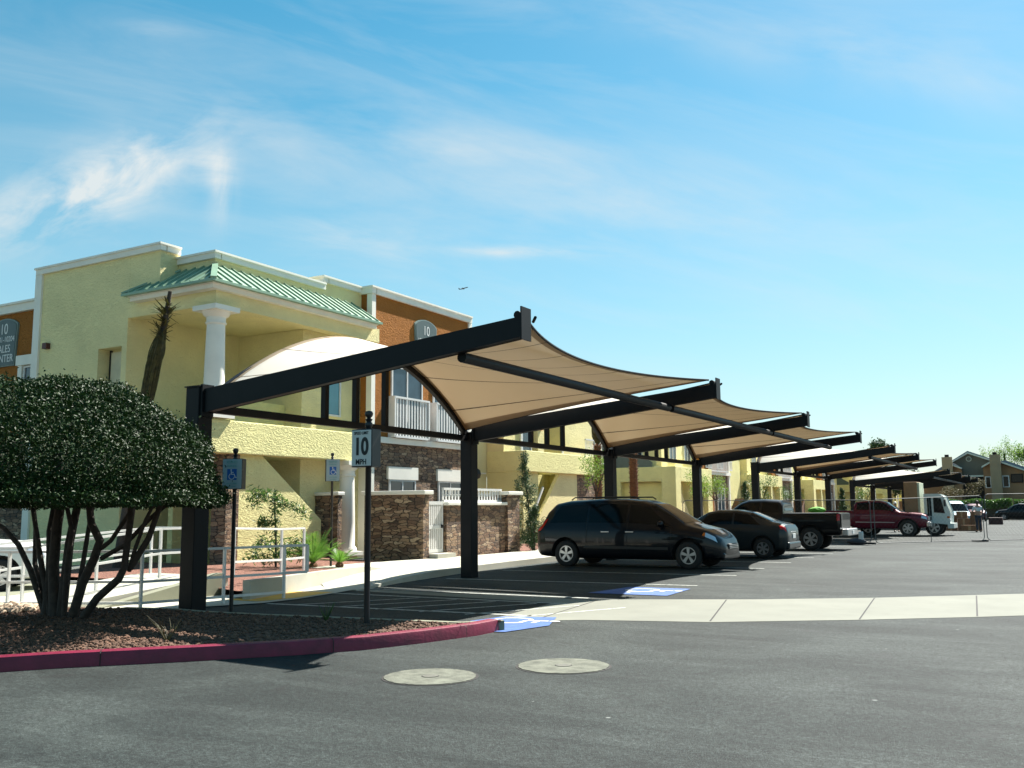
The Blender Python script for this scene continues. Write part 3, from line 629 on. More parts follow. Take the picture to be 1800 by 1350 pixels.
# bay with stone base
b = MB(); b.box(-25, 25.2, 3.95, -19.95, 31.5, 9.0); b.build('orange_wall', ORG, A)
b = MB(); b.box(-25, 25.2, 0, -19.95, 31.5, 3.85); b.build('stone_base', STONE, A)
b = MB(); b.box(-25, 25.14, 3.85, -19.82, 31.58, 4.05); b.build('belt_course', TRIM, A)
b = MB(); [MB().box(*q).build('corner_trim', TRIM, A) for q in ((-20.12, 25.15, 4.05, -19.90, 25.36, 8.95), (-20.1, 31.32, 4.05, -19.90, 31.56, 8.95), (-20.4, 25.14, 0, -19.90, 25.36, 3.85))]
b = MB(); coping(b, -25, 25.2, -19.95, 31.5, 9.22, .26, .10); b.build('coping', TRIM, A)
for y0, y1 in ((26.3, 28.15), (28.85, 30.75)):
    window(A, -19.94, y0, y1, 4.1, 6.6)
    b = MB(); balusters(b, (-19.70, y0 - .1, 0), (-19.70, y1 + .1, 0), 4.06, 5.5, .17, .075); b.box(-19.95, y0 - .14, 4.06, -19.66, y0 - .06, 5.5); b.box(-19.95, y1 + .06, 4.06, -19.66, y1 + .14, 5.5); b.build('balcony_rail', WHITE, A)
for y0, y1 in ((26.2, 27.75), (29.2, 30.8)):
    window(A, -19.94, y0, y1, 1.45, 2.62); MB().box(-19.95, y0 - .1, 2.62, -19.86, y1 + .1, 3.06).build('lintel', TRIM, A)
    MB().box(-19.95, y0 - .1, 1.33, -19.84, y1 + .1, 1.45).build('sill', TRIM, A)
arch_sign('number_sign', A, 'x', -19.95, 28.35, 1.4, 7.0, 8.55, [('10', .50, 8.12, .85), ('10201-10204', .24, 7.72, .85), ('NORTH', .26, 7.35, .85)][:2])
# recess and second stair block
b = MB(); b.box(-27, 31.5, 0, -21.6, 35.4, 8.6); b.box(-27, 35.45, 3.3, -20.75, 36.9, 7.0); b.box(-21.9, 38.6, 3.3, -20.75, 39.2, 7.0); b.box(-27, 41.0, 3.31, -20.75, 44.6, 7.0); b.box(-27, 35.45, 7.0, -20.75, 44.6, 8.6); b.box(-27, 36.9, 3.31, -21.9, 41.0, 7.0); b.build('wall', YEL2, A)
b = MB(); coping(b, -27, 31.6, -21.6, 35.3, 8.8); coping(b, -27, 35.4, -20.75, 44.6, 8.8); b.build('coping', TRIM, A)
b = MB(); b.box(-21.595, 31.6, 3.08, -21.56, 35.3, 3.14); b.build('belt_course', TRIM, A)
b = MB(); b.lathe(-21.45, 34.4, [(.02, 2.85), (.12, 2.9), (.16, 3.05), (.12, 3.22), (.02, 3.3)], 12); b.box(-21.6, 34.34, 3.0, -21.45, 34.46, 3.1); b.build('wall_lamp', BLACK, A)
b = MB(); b.box(XP - .2, 35.4, 3.15, XP, 42.45, 4.06); b.box(-21.6, 35.4, 3.15, XP - .2, 35.6, 4.06); b.box(-21.6, 39.6, 3.15, XP - .2, 42.45, 3.3); b.box(-21.6, 42.25, 3.3, XP - .2, 42.45, 4.06); b.build('parapet_band', YEL, A, bevel=.03)
b = MB(); b.prism([(35.45, 0), (36.2, 0), (36.8, 2.2), (36.8, 3.15), (35.45, 3.15)], 'x', -20.0, -19.8); b.box(-21.59, 35.41, 0, -20.0, 35.445, 3.14); b.box(-21.2, 35.45, 0, -21.0, 40.69, 3.14); b.box(-20.99,40.2,0,-20,40.3,3.14); b.build('wall', YEL, A)
b = MB(); b.prism([(37.2, .0), (40.7, 0), (40.7, 3.15), (38.9, 3.15), (36.6, .9), (36.6, .7)], 'x', -19.98, -19.8); b.build('stair_wall', YEL2, A)
b = MB()
for i in range(9): b.box(-20.99, 36.2 + i * .28, .02, -20.01, 36.48 + i * .28, .30 + i * .17)
b.build('stair', CONCD, A)
b = MB(); b.beam((-19.72, 36.05, 1.2), (-19.72, 37.1, 2.5), .07,.09); b.tube([(-19.72, 36.15, .1), (-19.72, 36.15, 1.25)], .035, 8); b.build('handrail', WHITE, A)
MB().box(-21.4, 40.7, 0, -19.8, 42.3, 3.15).build('stone_pier', STONE, A)
window(A, -20.74, 37.0, 37.9, 4.1, 6.4, mull=False); window(A, -21.89, 39.4, 40.6, 4.3, 6.3)
b = MB(); [MB().box(*q).build('corner_trim', WHITE, A) for q in ((-20.74, 36.85, 4.06, -20.66, 36.98, 6.6), (-20.74, 40.92, 4.06, -20.66, 41.05, 7.0))]
MB().box(-21.9, 38.05, 4.1, -21.0, 38.15, 6.6).build('orange_wall', ORG, A)
MB().box(-20.75, 38.75, 5.2, -20.66, 38.95, 5.4).build('alarm_box', mat('red_alarm', (.5, .02, .02), .4), A)
b = MB(); b.box(-24, 42.45, 0, -20.3, 44.6, 3.15); b.build('stone_base', STONE, A)
b = MB(); balusters(b, (-20.2, 42.55, 0), (-20.2, 44.5, 0), 3.9, 5.0, .14); b.box(-20.7, 42.45, 3.78, -20.1, 44.6, 3.9); b.build('balcony_rail', WHITE, A)

def block(name, label, Y, hgt=8.6, gable=False, wy=18.0):
    B = thing(name, label, 'building', (-22, Y, 0), 'two storey apartment buildings along the parking row')
    # entry block with recess on its shaded face
    b = MB(); b.box(-27, Y, 0, -23.15, Y + 6.85, 4.0); b.box(-23.15, Y, 3.12, -20.5, Y + 6.85, 4.0); b.box(-20.5, Y, 0, XP, Y + .9, 4.0); b.box(-23.15, Y + .5, 0, -20.5, Y + .9, 3.12)
    b.box(-20.5, Y + .9, 3.12, XP, Y + 6.85, 4.0); b.box(-20.5, Y + 3.2, 0, XP, Y + 3.6, 3.12); b.box(-20.5, Y + 5.9, 0, XP, Y + 6.85, 3.12); b.box(-23.1, Y + .9, 0, -20.3, Y + 6.85, 3.12)
    b.build('wall', YEL, B, bevel=.02)
    b = MB(); b.prism([(Y + .9, .1), (Y + 3.2, .1), (Y + 3.2, .9), (Y + .95, 3.1), (Y + .9, 3.1)], 'x', -20.1, -19.85); b.prism([(Y + 3.6, .1), (Y + 5.9, .1), (Y + 5.9, 1.2), (Y + 4.6, 3.1), (Y + 3.6, 3.1)], 'x', -20.1, -19.85); b.build('stair_wall', YEL2, B)
    # upper storey set back
    b = MB(); b.box(-30, Y + .9, 4.0, -20.8, Y + 6.85, hgt - .6); b.build('wall', YEL2, B)
    b = MB(); coping(b, -30, Y + .9, -20.8, Y + 6.85, hgt - .4); b.build('coping', TRIM, B)
    for y0 in (Y + 2.2, Y + 4.9): window(B, -20.79, y0, y0 + 1.2, 4.4, 6.2)
    windowY(B, Y + .89, -23.0, -22.0, 4.5, 6.0)
    b = MB(); b.prism([(-26.5, 4.0), (-21.2, 4.0), (-21.2, 4.3), (-24.6, 6.3), (-26.5, 6.3)], 'y', Y + .3, Y + .42); b.build('outer_stair', SIGNG, B)
    # orange bay with pale belt course
    yb = Y + 7.05
    MB().box(-30, Y + 6.85, 3.95, -20.4, Y + 13.0, hgt).build('orange_wall', ORG, B)
    MB().box(-30, Y + 6.85, 0, -20.4, Y + 9.6, 3.75).build('orange_wall', ORG, B)
    MB().box(-30, Y + 9.6, 0, -20.4, Y + 13.0, 3.75).build('stone_base', STONE, B)
    MB().box(-30, Y + 6.86, 3.75, -20.2, Y + 13.1, 3.95).build('belt_course', TRIM, B)
    b = MB(); coping(b, -30, Y + 6.86, -20.4, Y + 13, hgt + .2); b.build('coping', TRIM, B); MB().box(-20.5, Y + 12.8, 0, -20.28, Y + 13.05, 3.75).build('corner_trim', TRIM, B); MB().box(-20.5, Y + 12.8, 3.95, -20.28, Y + 13.05, hgt).build('corner_trim', TRIM, B)
    window(B, -20.39, Y + 7.6, Y + 8.8, .9, 2.9); window(B, -20.39, Y + 10.3, Y + 11.9, .9, 2.9); window(B, -20.39, Y + 8.0, Y + 9.3, 4.2, 6.4); window(B, -20.39, Y + 10.5, Y + 11.8, 4.2, 6.4)
    b = MB(); balusters(b, (-20.15, Y + 7.9, 0), (-20.15, Y + 12, 0), 3.96, 5.0, .16); b.build('balcony_rail', WHITE, B)
    # plain wing with a small window and juliet rail
    MB().box(-30, Y + 13.0, 0, -21.0, Y + wy, hgt - .3).build('wall', YEL, B)
    window(B, -20.99, Y + 14.4, Y + 15.3, 4.6, 6.2); b = MB(); balusters(b, (-20.85, Y + 14.2, 0), (-20.85, Y + 15.5, 0), 4.2, 4.9, .16); b.build('balcony_rail', WHITE, B)
    b = MB()
    for i in range(12): b.box(-20.98, Y + 13.3 + i * .28, .02, -20.1, Y + 13.58 + i * .28, .2 + i * .18)
    b.build('stair', mat('brown_tread', (.16, .09, .05), .8), B)
    if gable:
        b = MB(); b.prism([(-31, hgt - .4), (-18.2, hgt - .4), (-18.2, hgt - .3), (-24, hgt + 2.0), (-31, hgt - .3)], 'y', Y + 12.0, Y + wy + 6); b.build('gable_wall', YEL, B)
        b = MB(); b.prism([(-31.2, hgt - .2), (-24, hgt + 2.15), (-17.6, hgt - .5), (-17.6, hgt - .35), (-24, hgt + 2.4), (-31.2, hgt)], 'y', Y + 11.7, Y + wy + 6.3); b.build('roof', mat('grey_green_roof', (.14, .18, .16), .7), B)
    return B
block('apartment_building', 'second yellow building with orange bay, behind the black pickup', 53.65, 7.6)
block('apartment_building', 'third yellow building, farther along behind the second canopy', 72.0, 7.2)
block('apartment_building', 'fourth yellow building down the row, with a grey green gable roof', 90.3, 6.4, True)
block('apartment_building', 'fifth yellow building, behind the posts of the farthest canopy', 116, 6.2)
block('apartment_building', 'sixth yellow building, nearly hidden behind the box truck load', 136, 6.0)
block('apartment_building', 'last yellow building at the end of the row', 156, 6.0)

# stone patio walls with pale caps
def stone_wall(label, boxes, caps, gate=None, rail=None, org=(0, 0, 0)):
    t = thing('patio_wall', label, 'wall', org, 'stone patio walls in front of the building')
    b = MB(); [b.box(*q) for q in boxes]; b.build('stone_body', STONE, t)
    b = MB(); [b.box(*q) for q in caps]; b.build('cap', TRIM, t, bevel=.02)
    if rail: b = MB(); balusters(b, *rail); b.build('top_rail', WHITE, t)
    return t
stone_wall('stacked stone patio wall facing the speed limit sign, with flat pale cap', [(-18.33, 22.9, 0, -16.15, 23.2, 2.02), (-18.33, 23.2, 0, -18.03, 25.1, 2.02)], [(-18.42, 22.82, 2.02, -16.05, 23.3, 2.14), (-18.42, 23.3, 2.02, -17.95, 25.1, 2.14)], org=(-17.5, 23, 0))
stone_wall('stacked stone patio wall with white baluster top and corner pillar beside the van', [(-16.5, 24.2, 0, -16.2, 27.75, 1.70), (-16.65, 27.75, 0, -16.1, 28.55, 2.04), (-19.0, 28.3, 0, -16.65, 28.55, 2.0)],
           [(-16.58, 24.15, 1.70, -16.1, 27.75, 1.80), (-16.75, 27.65, 2.04, -16.0, 28.65, 2.16), (-19.0, 28.2, 2.0, -16.75, 28.62, 2.1)], rail=((-16.35, 24.22, 0), (-16.35, 27.7, 0), 1.80, 2.24, .17, .07), org=(-16.35, 26, 0))
stone_wall('low dark stone wall in the shade between the stair wall and the white column', [(-20.38, 23.0, 0, -19.46, 23.2, 2.04)], [(-20.39, 22.93, 2.04, -19.40, 23.26, 2.15)], org=(-19.9, 23, 0))
g = thing('patio_gate', 'white slatted gate between the two stone patio walls', 'gate', (-16.3, 23.7, .15))
b = MB(); b.box(-16.35, 23.28, .3, -16.28, 23.36, 1.82); b.box(-16.35, 24.05, .3, -16.28, 24.13, 1.82); [b.box(-16.35, 23.36, z, -16.28, 24.05, z + .1) for z in (.3, 1.0, 1.72)]; b.build('gate_frame', WHITE, g)
b = MB(); [b.box(-16.34, 23.40 + i * .108, .4, -16.29, 23.46 + i * .108, 1.0) for i in range(6)]; [b.box(-16.34, 23.40 + i * .108, 1.1, -16.29, 23.46 + i * .108, 1.72) for i in range(6)]; b.build('slats', WHITE, g)
MB().box(-16.27, 24.0, 1.02, -16.22, 24.08, 1.12).build('latch', STEEL, g)
struct(MB().box(-16.75, 23.22, 0, -15.85, 24.18, .28).build('gate_step', CONC))

# ---------------------------------------------------------------- white railings
def railing(label, feet, hs, top, parent_loc, endloop=True, posts=None, w_=.042, mids=(.5,)):
    t = thing('handrail', label, 'railing', parent_loc, 'white tubular handrails along the ramp')
    for (x, y, z) in feet: MB().box(x - w_ / 2, y - w_ / 2, z, x + w_ / 2, y + w_ / 2, z + top).build('post', WHITE, t)
    for f_, nm in [(1.0, 'top_rail')] + [(m_, 'mid_rail') for m_ in mids]:
        b = MB()
        for p, q in zip(feet[:-1], feet[1:]): b.beam((p[0], p[1], p[2] + top * f_), (q[0], q[1], q[2] + top * f_), .042, .04)
        b.build(nm, WHITE, t)
    return t
r1 = railing('white three bar railing along the front edge of the walkway', [(-18.0, 8.1, .02), (-14.91, 9.49, .02), (-12.88, 10.44, .02), (-12.48, 11.81, .02), (-12.18, 12.95, .02)], 0, .93, (-13, 10.4, 0), mids=(.48, .12))
b = MB(); b.beam((-12.18, 12.95, .95), (-12.0, 13.35, .95), .05, .045); b.beam((-12.0, 13.35, .95), (-12.0, 13.35, .47), .05, .045, up=(1, 0, 0)); b.beam((-12.0, 13.35, .47), (-12.18, 12.95, .47), .05, .045); b.build('end_loop', WHITE, r1)
railing('white railing climbing the ramp behind the round tree', [(-18.5, 8.7, .05), (-15.01, 9.8, .08), (-14.75, 11.0, .22), (-14.8, 12.4, .34), (-14.82, 13.3, .34)], 0, .92, (-14.8, 11, 0), mids=(.5,))
railing('white railing on the far side of the ramp next to the building wall', [(-16.2, 9.5, .08), (-16.18, 11.2, .2), (-16.15, 13.3, .34), (-15.2, 13.34, .34)], 0, .92, (-16.2, 12, 0), mids=(.5,))
r3 = railing('short white railing at the head of the ramp beside the stone pier', [(-13.55, 13.05, .36), (-14.1, 14.9, .3), (-14.3, 15.8, .3)], 0, .9, (-13.7, 13.5, 0), mids=(.3,))

# ---------------------------------------------------------------- sign posts
BLUE = mat('sign_blue', (.015, .10, .34), .4); GRN = mat('sign_green_text', (.10, .33, .30), .5)
def post(parent, x, y, z0, zt_, r=.035):
    MB().lathe(x, y, [(r, z0), (r, zt_ - .22), (r * 1.25, zt_ - .21), (r * 1.25, zt_ - .17), (r * .8, zt_ - .15), (r * 1.3, zt_ - .12), (r * .6, zt_ - .10), (r * 1.2, zt_ - .075), (r * 1.45, zt_ - .04), (r * 1.1, zt_ - .01), (.001, zt_)], 12).build('post', BLACK, parent, smooth=50)
t = thing('speed_limit_sign', 'speed limit 10 mph sign on a black post with ball finial in the gravel island', 'sign', (-7.93, 9.98, .12))
post(t, -7.93, 9.98, .1, 2.9, .04)
yf = 9.80; xa, xb = -8.08, -7.74
MB().box(xa, yf + .012, 2.14, xb, yf + .20, 2.64).build('sign_box', BLACK, t, bevel=.006)
MB().box(xa + .012, yf, 2.155, xb - .012, yf + .011, 2.625).build('sign_face', mat('sign_white', (.62, .62, .58), .5, .04), t, bevel=.003)
for body, sz_, z, sx, bd_ in (('SPEED LIMIT', .056, 2.585, .80, .0006), ('10', .31, 2.40, .78, .011), ('MPH', .10, 2.205, .9, .0018)): text_mesh(body, sz_, ((xa + xb) / 2, yf - .003, z), RYm, BLACK, t, sx=sx, bold=bd_, ext=.002)
def hc_sign(x, y, zg, zt_, z0, z1, wd, label, rz):
    t = thing('accessible_parking_sign', label, 'sign', (x, y, zg), 'accessible parking signs on black posts', rz)
    L = lambda b, n, m, **k: b.build(n, m, t, world=False, **k)
    r = .032; zt_ -= zg; z0 -= zg; z1 -= zg
    L(MB().lathe(0, 0, [(r, 0), (r, zt_ - .22), (r * 1.25, zt_ - .21), (r * 1.25, zt_ - .17), (r * .8, zt_ - .15), (r * 1.3, zt_ - .12), (r * .6, zt_ - .10), (r * 1.2, zt_ - .075), (r * 1.45, zt_ - .04), (r * 1.1, zt_ - .01), (.001, zt_)], 12), 'post', BLACK, smooth=50)
    L(MB().box(-wd / 2, -.12, z0, wd / 2, .05, z1), 'sign_box', BLACK, bevel=.005)
    L(MB().box(-wd / 2 + .008, -.131, z0 + .008, wd / 2 - .008, -.121, z1 - .008), 'sign_face', mat('sign_pale', (.34, .42, .42), .5, .04), bevel=.003)
    h = z1 - z0; L(MB().box(-wd * .24, -.135, z0 + h * .30, wd * .24, -.132, z0 + h * .66), 'blue_panel', BLUE)
    o = symbol('access_symbol', t, Vector((-wd * .22, -.137, z0 + h * .31)) + t.location, (1, 0, 0), (0, 0, 1), h * .34, WHITE)
    for body, s_, f_ in (('RESERVED', .075, .88), ('PARKING', .075, .76), ('VAN ACCESSIBLE', .045, .18), ('FINE $100 MIN', .040, .08)):
        text_mesh(body, h * s_ * 1.5, Vector((0, -.134, z0 + h * f_)) + t.location, RYm, GRN, t, sx=.72, ext=.001)
hc_sign(-11.55, 11.1, .0, 2.6, 1.93, 2.42, .33, 'accessible parking sign on a black post half hidden by the round tree crown', R_(25))
hc_sign(-16.45, 19.2, .15, 3.08, 2.33, 2.90, .36, 'accessible parking sign on a black post in front of the white column', R_(48))

# ---------------------------------------------------------------- vehicles
def paint(name, col, metal=.3):
    t = MT(name); t.col(col); t.set(Roughness=.38, Metallic=metal * .4); t.b.inputs['Specular IOR Level'].default_value = .12; t.b.inputs['Coat Weight'].default_value = .45; t.b.inputs['Coat Roughness'].default_value = .03
    return t.m
CGLASS = MT('car_glass'); CGLASS.col((.004, .006, .007)); CGLASS.set(Roughness=.08); CGLASS.b.inputs['Specular IOR Level'].default_value = .22; CGLASS = CGLASS.m
TYRE = mat('tyre_rubber', (.016, .016, .016), .85, .1); CHROME = mat('bright_alloy', (.55, .55, .56), .28, .05, metal=.85); LAMP = mat('headlamp_lens', (.55, .60, .66), .12, .1, metal=.4)
TAIL = mat('red_tail_lens', (.40, .008, .008), .2, .1); AMBER = mat('amber_lens', (.55, .13, .01), .25); PLASTIC = mat('dark_plastic', (.02, .02, .02), .6, .1)
def wheel(parent, x, y, r, wd, side, spokes=5):
    """wheel in the local car frame, axis along y; side = -1 outer face towards -y"""
    w_ = MB(); n = 28; prof = [(.62, -.5), (.90, -.5), (1.0, -.36), (1.0, .36), (.90, .5), (.62, .5)]; v = []; fs = []
    for rr, t_ in prof:
        for k in range(n): a = 2 * math.pi * k / n; v.append((x + r * rr * math.cos(a), y + t_ * wd, r + r * rr * math.sin(a)))
    m_ = len(prof)
    for i in range(m_):
        for k in range(n): fs.append((i * n + k, i * n + (k + 1) % n, ((i + 1) % m_) * n + (k + 1) % n, ((i + 1) % m_) * n + k))
    w_.add(v, fs); wo = thing('wheel', '', '', (0, 0, 0)); 
    for q in ('label', 'category'): del wo[q]
    wo.parent = parent; w_.build('tyre', TYRE, wo, smooth=50, world=False)
    b = MB(); yo = y + side * wd * .40
    def dsk(r0, r1, ya, yb):
        v = []
        for rr, yy in ((r0, ya), (r1, ya), (r1, yb), (r0, yb)):
            for k in range(n): a = 2 * math.pi * k / n; v.append((x + rr * math.cos(a), yy, r + rr * math.sin(a)))
        b.add(v, [(i * n + k, i * n + (k + 1) % n, ((i + 1) % 4) * n + (k + 1) % n, ((i + 1) % 4) * n + k) for i in range(4) for k in range(n)])
    dsk(r * .55, r * .64, yo, yo - side * .03); dsk(.001, r * .13, yo, yo - side * .03)
    for k in range(spokes):
        a = 2 * math.pi * k / spokes + .3; c_, s_ = math.cos(a), math.sin(a); u = Vector((c_, 0, s_)); t_ = Vector((-s_, 0, c_)); P0 = Vector((x, yo, r))
        q = [P0 + u * r * .10 + t_ * r * .07, P0 + u * r * .57 + t_ * r * .13, P0 + u * r * .57 - t_ * r * .13, P0 + u * r * .10 - t_ * r * .07]
        b.add(q + [p - Vector((0, side * .02, 0)) for p in q], [(0, 1, 2, 3), (7, 6, 5, 4), (0, 4, 5, 1), (1, 5, 6, 2), (2, 6, 7, 3), (3, 7, 4, 0)])
    b.build('rim', CHROME, wo, world=False)
    MB().tube([(x, y + side * wd * .18, r), (x, y + side * wd * .20, r)], r * .6, 24).build('brake_disc', PLASTIC, wo, world=False)
class Car:
    """lofted body: stations along x (rear to front) of bottom, belt, top heights and half widths; local frame, +x = nose"""
    def __init__(s, st):
        st = np.array(st, float); s.x = st[:, 0]; s.st = st
    def at(s, x):
        return [float(np.interp(x, s.x, s.st[:, k])) for k in range(1, 6)]
    def ring(s, x, K=41):
        zb, zl, zt_, w_, wr = s.at(x); h = zl - zb
        P = [(0, zb), (w_ * .80, zb), (w_ * .95, zb + .05), (w_ * .99, zb + h * .25), (w_ * 1.0, zb + h * .55), (w_ * .985, zb + h * .85), (w_ * .95, zl), (wr + (w_ * .95 - wr) * .5, zl + (zt_ - zl) * .47), (wr, zl + (zt_ - zl) * .84), (wr * .82, zl + (zt_ - zl) * .97), (wr * .45, zt_), (0, zt_ + .0)]
        t = np.linspace(0, len(P) - 1, 200); P = np.array(P)
        # smooth a little with a small kernel
        yy = np.interp(t, range(len(P)), P[:, 0]); zz_ = np.interp(t, range(len(P)), P[:, 1]); k = 9
        pad = lambda a: np.concatenate([np.full(k, a[0]), a, np.full(k, a[-1])]); ker = np.ones(2 * k + 1) / (2 * k + 1)
        y2 = np.convolve(pad(yy), ker, 'valid'); z2 = np.convolve(pad(zz_), ker, 'valid'); y2[0] = 0; y2[-1] = 0
        return t, y2, z2
    def S(s, x, tq, side=1, off=0):
        t, y, z = s.ring(x); Y = float(np.interp(tq, t, y)); Z = float(np.interp(tq, t, z))
        if off:
            e = .15; y1, z1 = np.interp(tq + e, t, y), np.interp(tq + e, t, z); y0, z0 = np.interp(tq - e, t, y), np.interp(tq - e, t, z)
            ty, tz_ = y1 - y0, z1 - z0; L = math.hypot(ty, tz_) or 1; Y += off * tz_ / L; Z += off * -ty / L
        return (x, side * Y, Z)
    def body(s, parent, m, arches, arch_r, nst=64):
        xs = sorted(set(list(np.linspace(s.x[0], s.x[-1], nst)) + list(s.x))); ts = np.linspace(0, 11, 45); P = []
        for x in xs:
            half = [s.S(x, t, 1) for t in ts]; P.append(half + [(p[0], -p[1], p[2]) for p in half[::-1]][1:-1])
        n = len(P[0]); b = MB(); v = [p for r in P for p in r]
        fs = [(i * n + k, i * n + (k + 1) % n, (i + 1) * n + (k + 1) % n, (i + 1) * n + k) for i in range(len(P) - 1) for k in range(n)]
        fs.append(tuple(range(n))[::-1]); fs.append(tuple((len(P) - 1) * n + k for k in range(n))); b.add(v, fs)
        o = b.build('body', [m, PLASTIC], parent, world=False)
        cut = MB()
        for (ax, az) in arches:
            for sd_ in (-1, 1): cut.tube([(ax, sd_ * .58, az), (ax, sd_ * 1.5, az)], arch_r, 32)
        c_ = cut.build('cutter', [PLASTIC, PLASTIC]); mo = o.modifiers.new('c', 'BOOLEAN'); mo.object = c_; mo.operation = 'DIFFERENCE'; mo.solver = 'EXACT'
        c_.parent = None; c_.matrix_world = Matrix.Identity(4)
        pw = parent.matrix_world.copy(); loc, rot = parent.location.copy(), parent.rotation_euler.copy(); parent.location = (0, 0, 0); parent.rotation_euler = (0, 0, 0)
        bpy.context.view_layer.update(); dg = bpy.context.evaluated_depsgraph_get(); me = bpy.data.meshes.new_from_object(o.evaluated_get(dg))
        o.modifiers.clear(); o.data = me; bpy.data.objects.remove(c_); parent.location = loc; parent.rotation_euler = rot
        me.polygons.foreach_set('use_smooth', [True] * len(me.polygons)); me.set_sharp_from_angle(angle=R_(38))
        return o
    def panel(s, name, m, parent, xr, tr, side, off=.006, n=10, k=6):
        """surface patch: xr = (x0 bottom, x1 bottom, x0 top, x1 top), tr = (t bottom, t top)"""
        b = MB(); P = []
        for i in range(k + 1):
            f = i / k; t = tr[0] + (tr[1] - tr[0]) * f; a = xr[0] + (xr[2] - xr[0]) * f; c_ = xr[1] + (xr[3] - xr[1]) * f
            P.append([s.S(a + (c_ - a) * j / n, t, side, off) for j in range(n + 1)])
        b.grid(P, flip=side > 0); return b.build(name, m, parent, smooth=50, world=False)
    def screen(s, name, m, parent, x0, x1, t0=8.0, off=.007):
        b = MB(); P = []
        for i in range(11):
            x = x0 + (x1 - x0) * i / 10; P.append([s.S(x, t, 1, off) for t in np.linspace(t0, 11, 8)] + [s.S(x, t, -1, off) for t in np.linspace(11, t0, 8)][1:])
        b.grid(P); return b.build(name, m, parent, smooth=50, world=False)
    def seam(s, parent, xs, t0, t1, sides=(-1, 1), nm='door_seam'):
        for x in xs:
            for sd_ in sides:
                b = MB(); b.grid([[s.S(x + e, t, sd_, .003) for t in np.linspace(t0, t1, 10)] for e in (-.006, .006)], flip=sd_ > 0); b.build(nm, DARK, parent, world=False)
def lump(name, m, parent, c, sz, sub=2):
    return MB().ico(c, 1, sub, 0, sz=sz).build(name, m, parent, smooth=60, world=False)
def bx(name, m, parent, x0, y0, z0, x1, y1, z1, bev=.02):
    return MB().box(x0, y0, z0, x1, y1, z1).build(name, m, parent, world=False, bevel=bev)

# minivan, nose towards the drive
DKP = paint('near_black_paint', (.005, .006, .009), .3)
def minivan():
    t = thing('minivan', 'shiny near black minivan parked under the nearest canopy, nose to the drive', 'minivan', (-12.72, 24.38, 0))
    L = 5.62
    c = Car([(0.0, .42, .95, .97, .80, .74), (.03, .32, 1.02, 1.06, .86, .78), (.12, .27, 1.05, 1.12, .93, .78), (.30, .25, 1.07, 1.50, .96, .72), (.52, .24, 1.07, 1.72, .97, .70), (.9, .22, 1.07, 1.79, .98, .70), (1.8, .21, 1.06, 1.83, .985, .71),
             (2.6, .21, 1.05, 1.82, .985, .71), (3.1, .21, 1.04, 1.77, .98, .70), (3.45, .21, 1.03, 1.67, .98, .69), (3.9, .21, 1.02, 1.42, .975, .72), (4.35, .22, 1.0, 1.14, .96, .78), (4.6, .22, .97, 1.07, .95, .80), (4.88, .23, .90, 1.0, .93, .78), (5.08, .24, .80, .90, .86, .70), (5.22, .26, .68, .77, .74, .60), (5.29, .32, .58, .62, .62, .5), (5.31, .38, .52, .54, .55, .45)])
    c.body(t, DKP, ((.94, .37), (4.42, .37)), .43)
    for sd_ in (-1, 1):
        for x in (.94, 4.42): wheel(t, x, sd_ * .83, .35, .22, sd_)
        c.panel('window', CGLASS, t, (.42, 1.55, .72, 1.55), (6.35, 8.0), sd_); c.panel('window', CGLASS, t, (1.62, 2.72, 1.62, 2.72), (6.35, 8.0), sd_)
        c.panel('window', CGLASS, t, (2.80, 4.02, 2.80, 3.30), (6.35, 8.0), sd_)
        c.panel('tail_light', TAIL, t, (.02, .16, .24, .36), (5.3, 7.0), sd_, .012, 3); c.panel('headlight', LAMP, t, (4.88, 5.16, 4.88, 5.10), (5.3, 6.6), sd_, .010, 6)
        c.panel('indicator', AMBER, t, (4.80, 4.88, 4.84, 4.88), (5.4, 6.4), sd_, .010, 3)
        for x in (2.15, 2.85):
            p = c.S(x, 5.2, sd_, .02); bx('door_handle', CHROME, t, x - .13, p[1] - .012, .93, x + .10, p[1] + .012, .96, .006)
        p = c.S(3.75, 6.4, sd_, .1); lump('mirror', DKP, t, (3.72, p[1] + sd_ * .02, 1.15), (.08, .11, .085))
        c.panel('side_moulding', PLASTIC, t, (1.5, 3.9, 1.5, 3.9), (3.3, 3.6), sd_, .012, 8)
    c.seam(t, (1.58, 2.76, 3.98), 3.0, 6.3)
    c.screen('windscreen', CGLASS, t, 3.36, 4.28, 8.15); c.screen('rear_window', CGLASS, t, .17, .5, 8.3)
    bx('grille', PLASTIC, t, 5.22, -.36, .50, 5.33, .36, .64, .02); b = MB(); [b.box(5.30, -.35, z, 5.345, .35, z + .018) for z in (.52, .56, .60)]; b.build('grille_bars', CHROME, t, world=False)
    bx('front_bumper', DKP, t, 5.08, -.70, .24, 5.30, .70, .44, .06)
    b = MB()
    for sd_ in (-1, 1): b.tube([(1.0, sd_ * .62, 1.80), (1.1, sd_ * .62, 1.865), (2.9, sd_ * .62, 1.865), (3.0, sd_ * .62, 1.80)], .018, 8)
    b.build('roof_rails', PLASTIC, t, world=False)
    return t
minivan()
GRP = paint('dark_grey_metallic', (.022, .028, .031), .6)
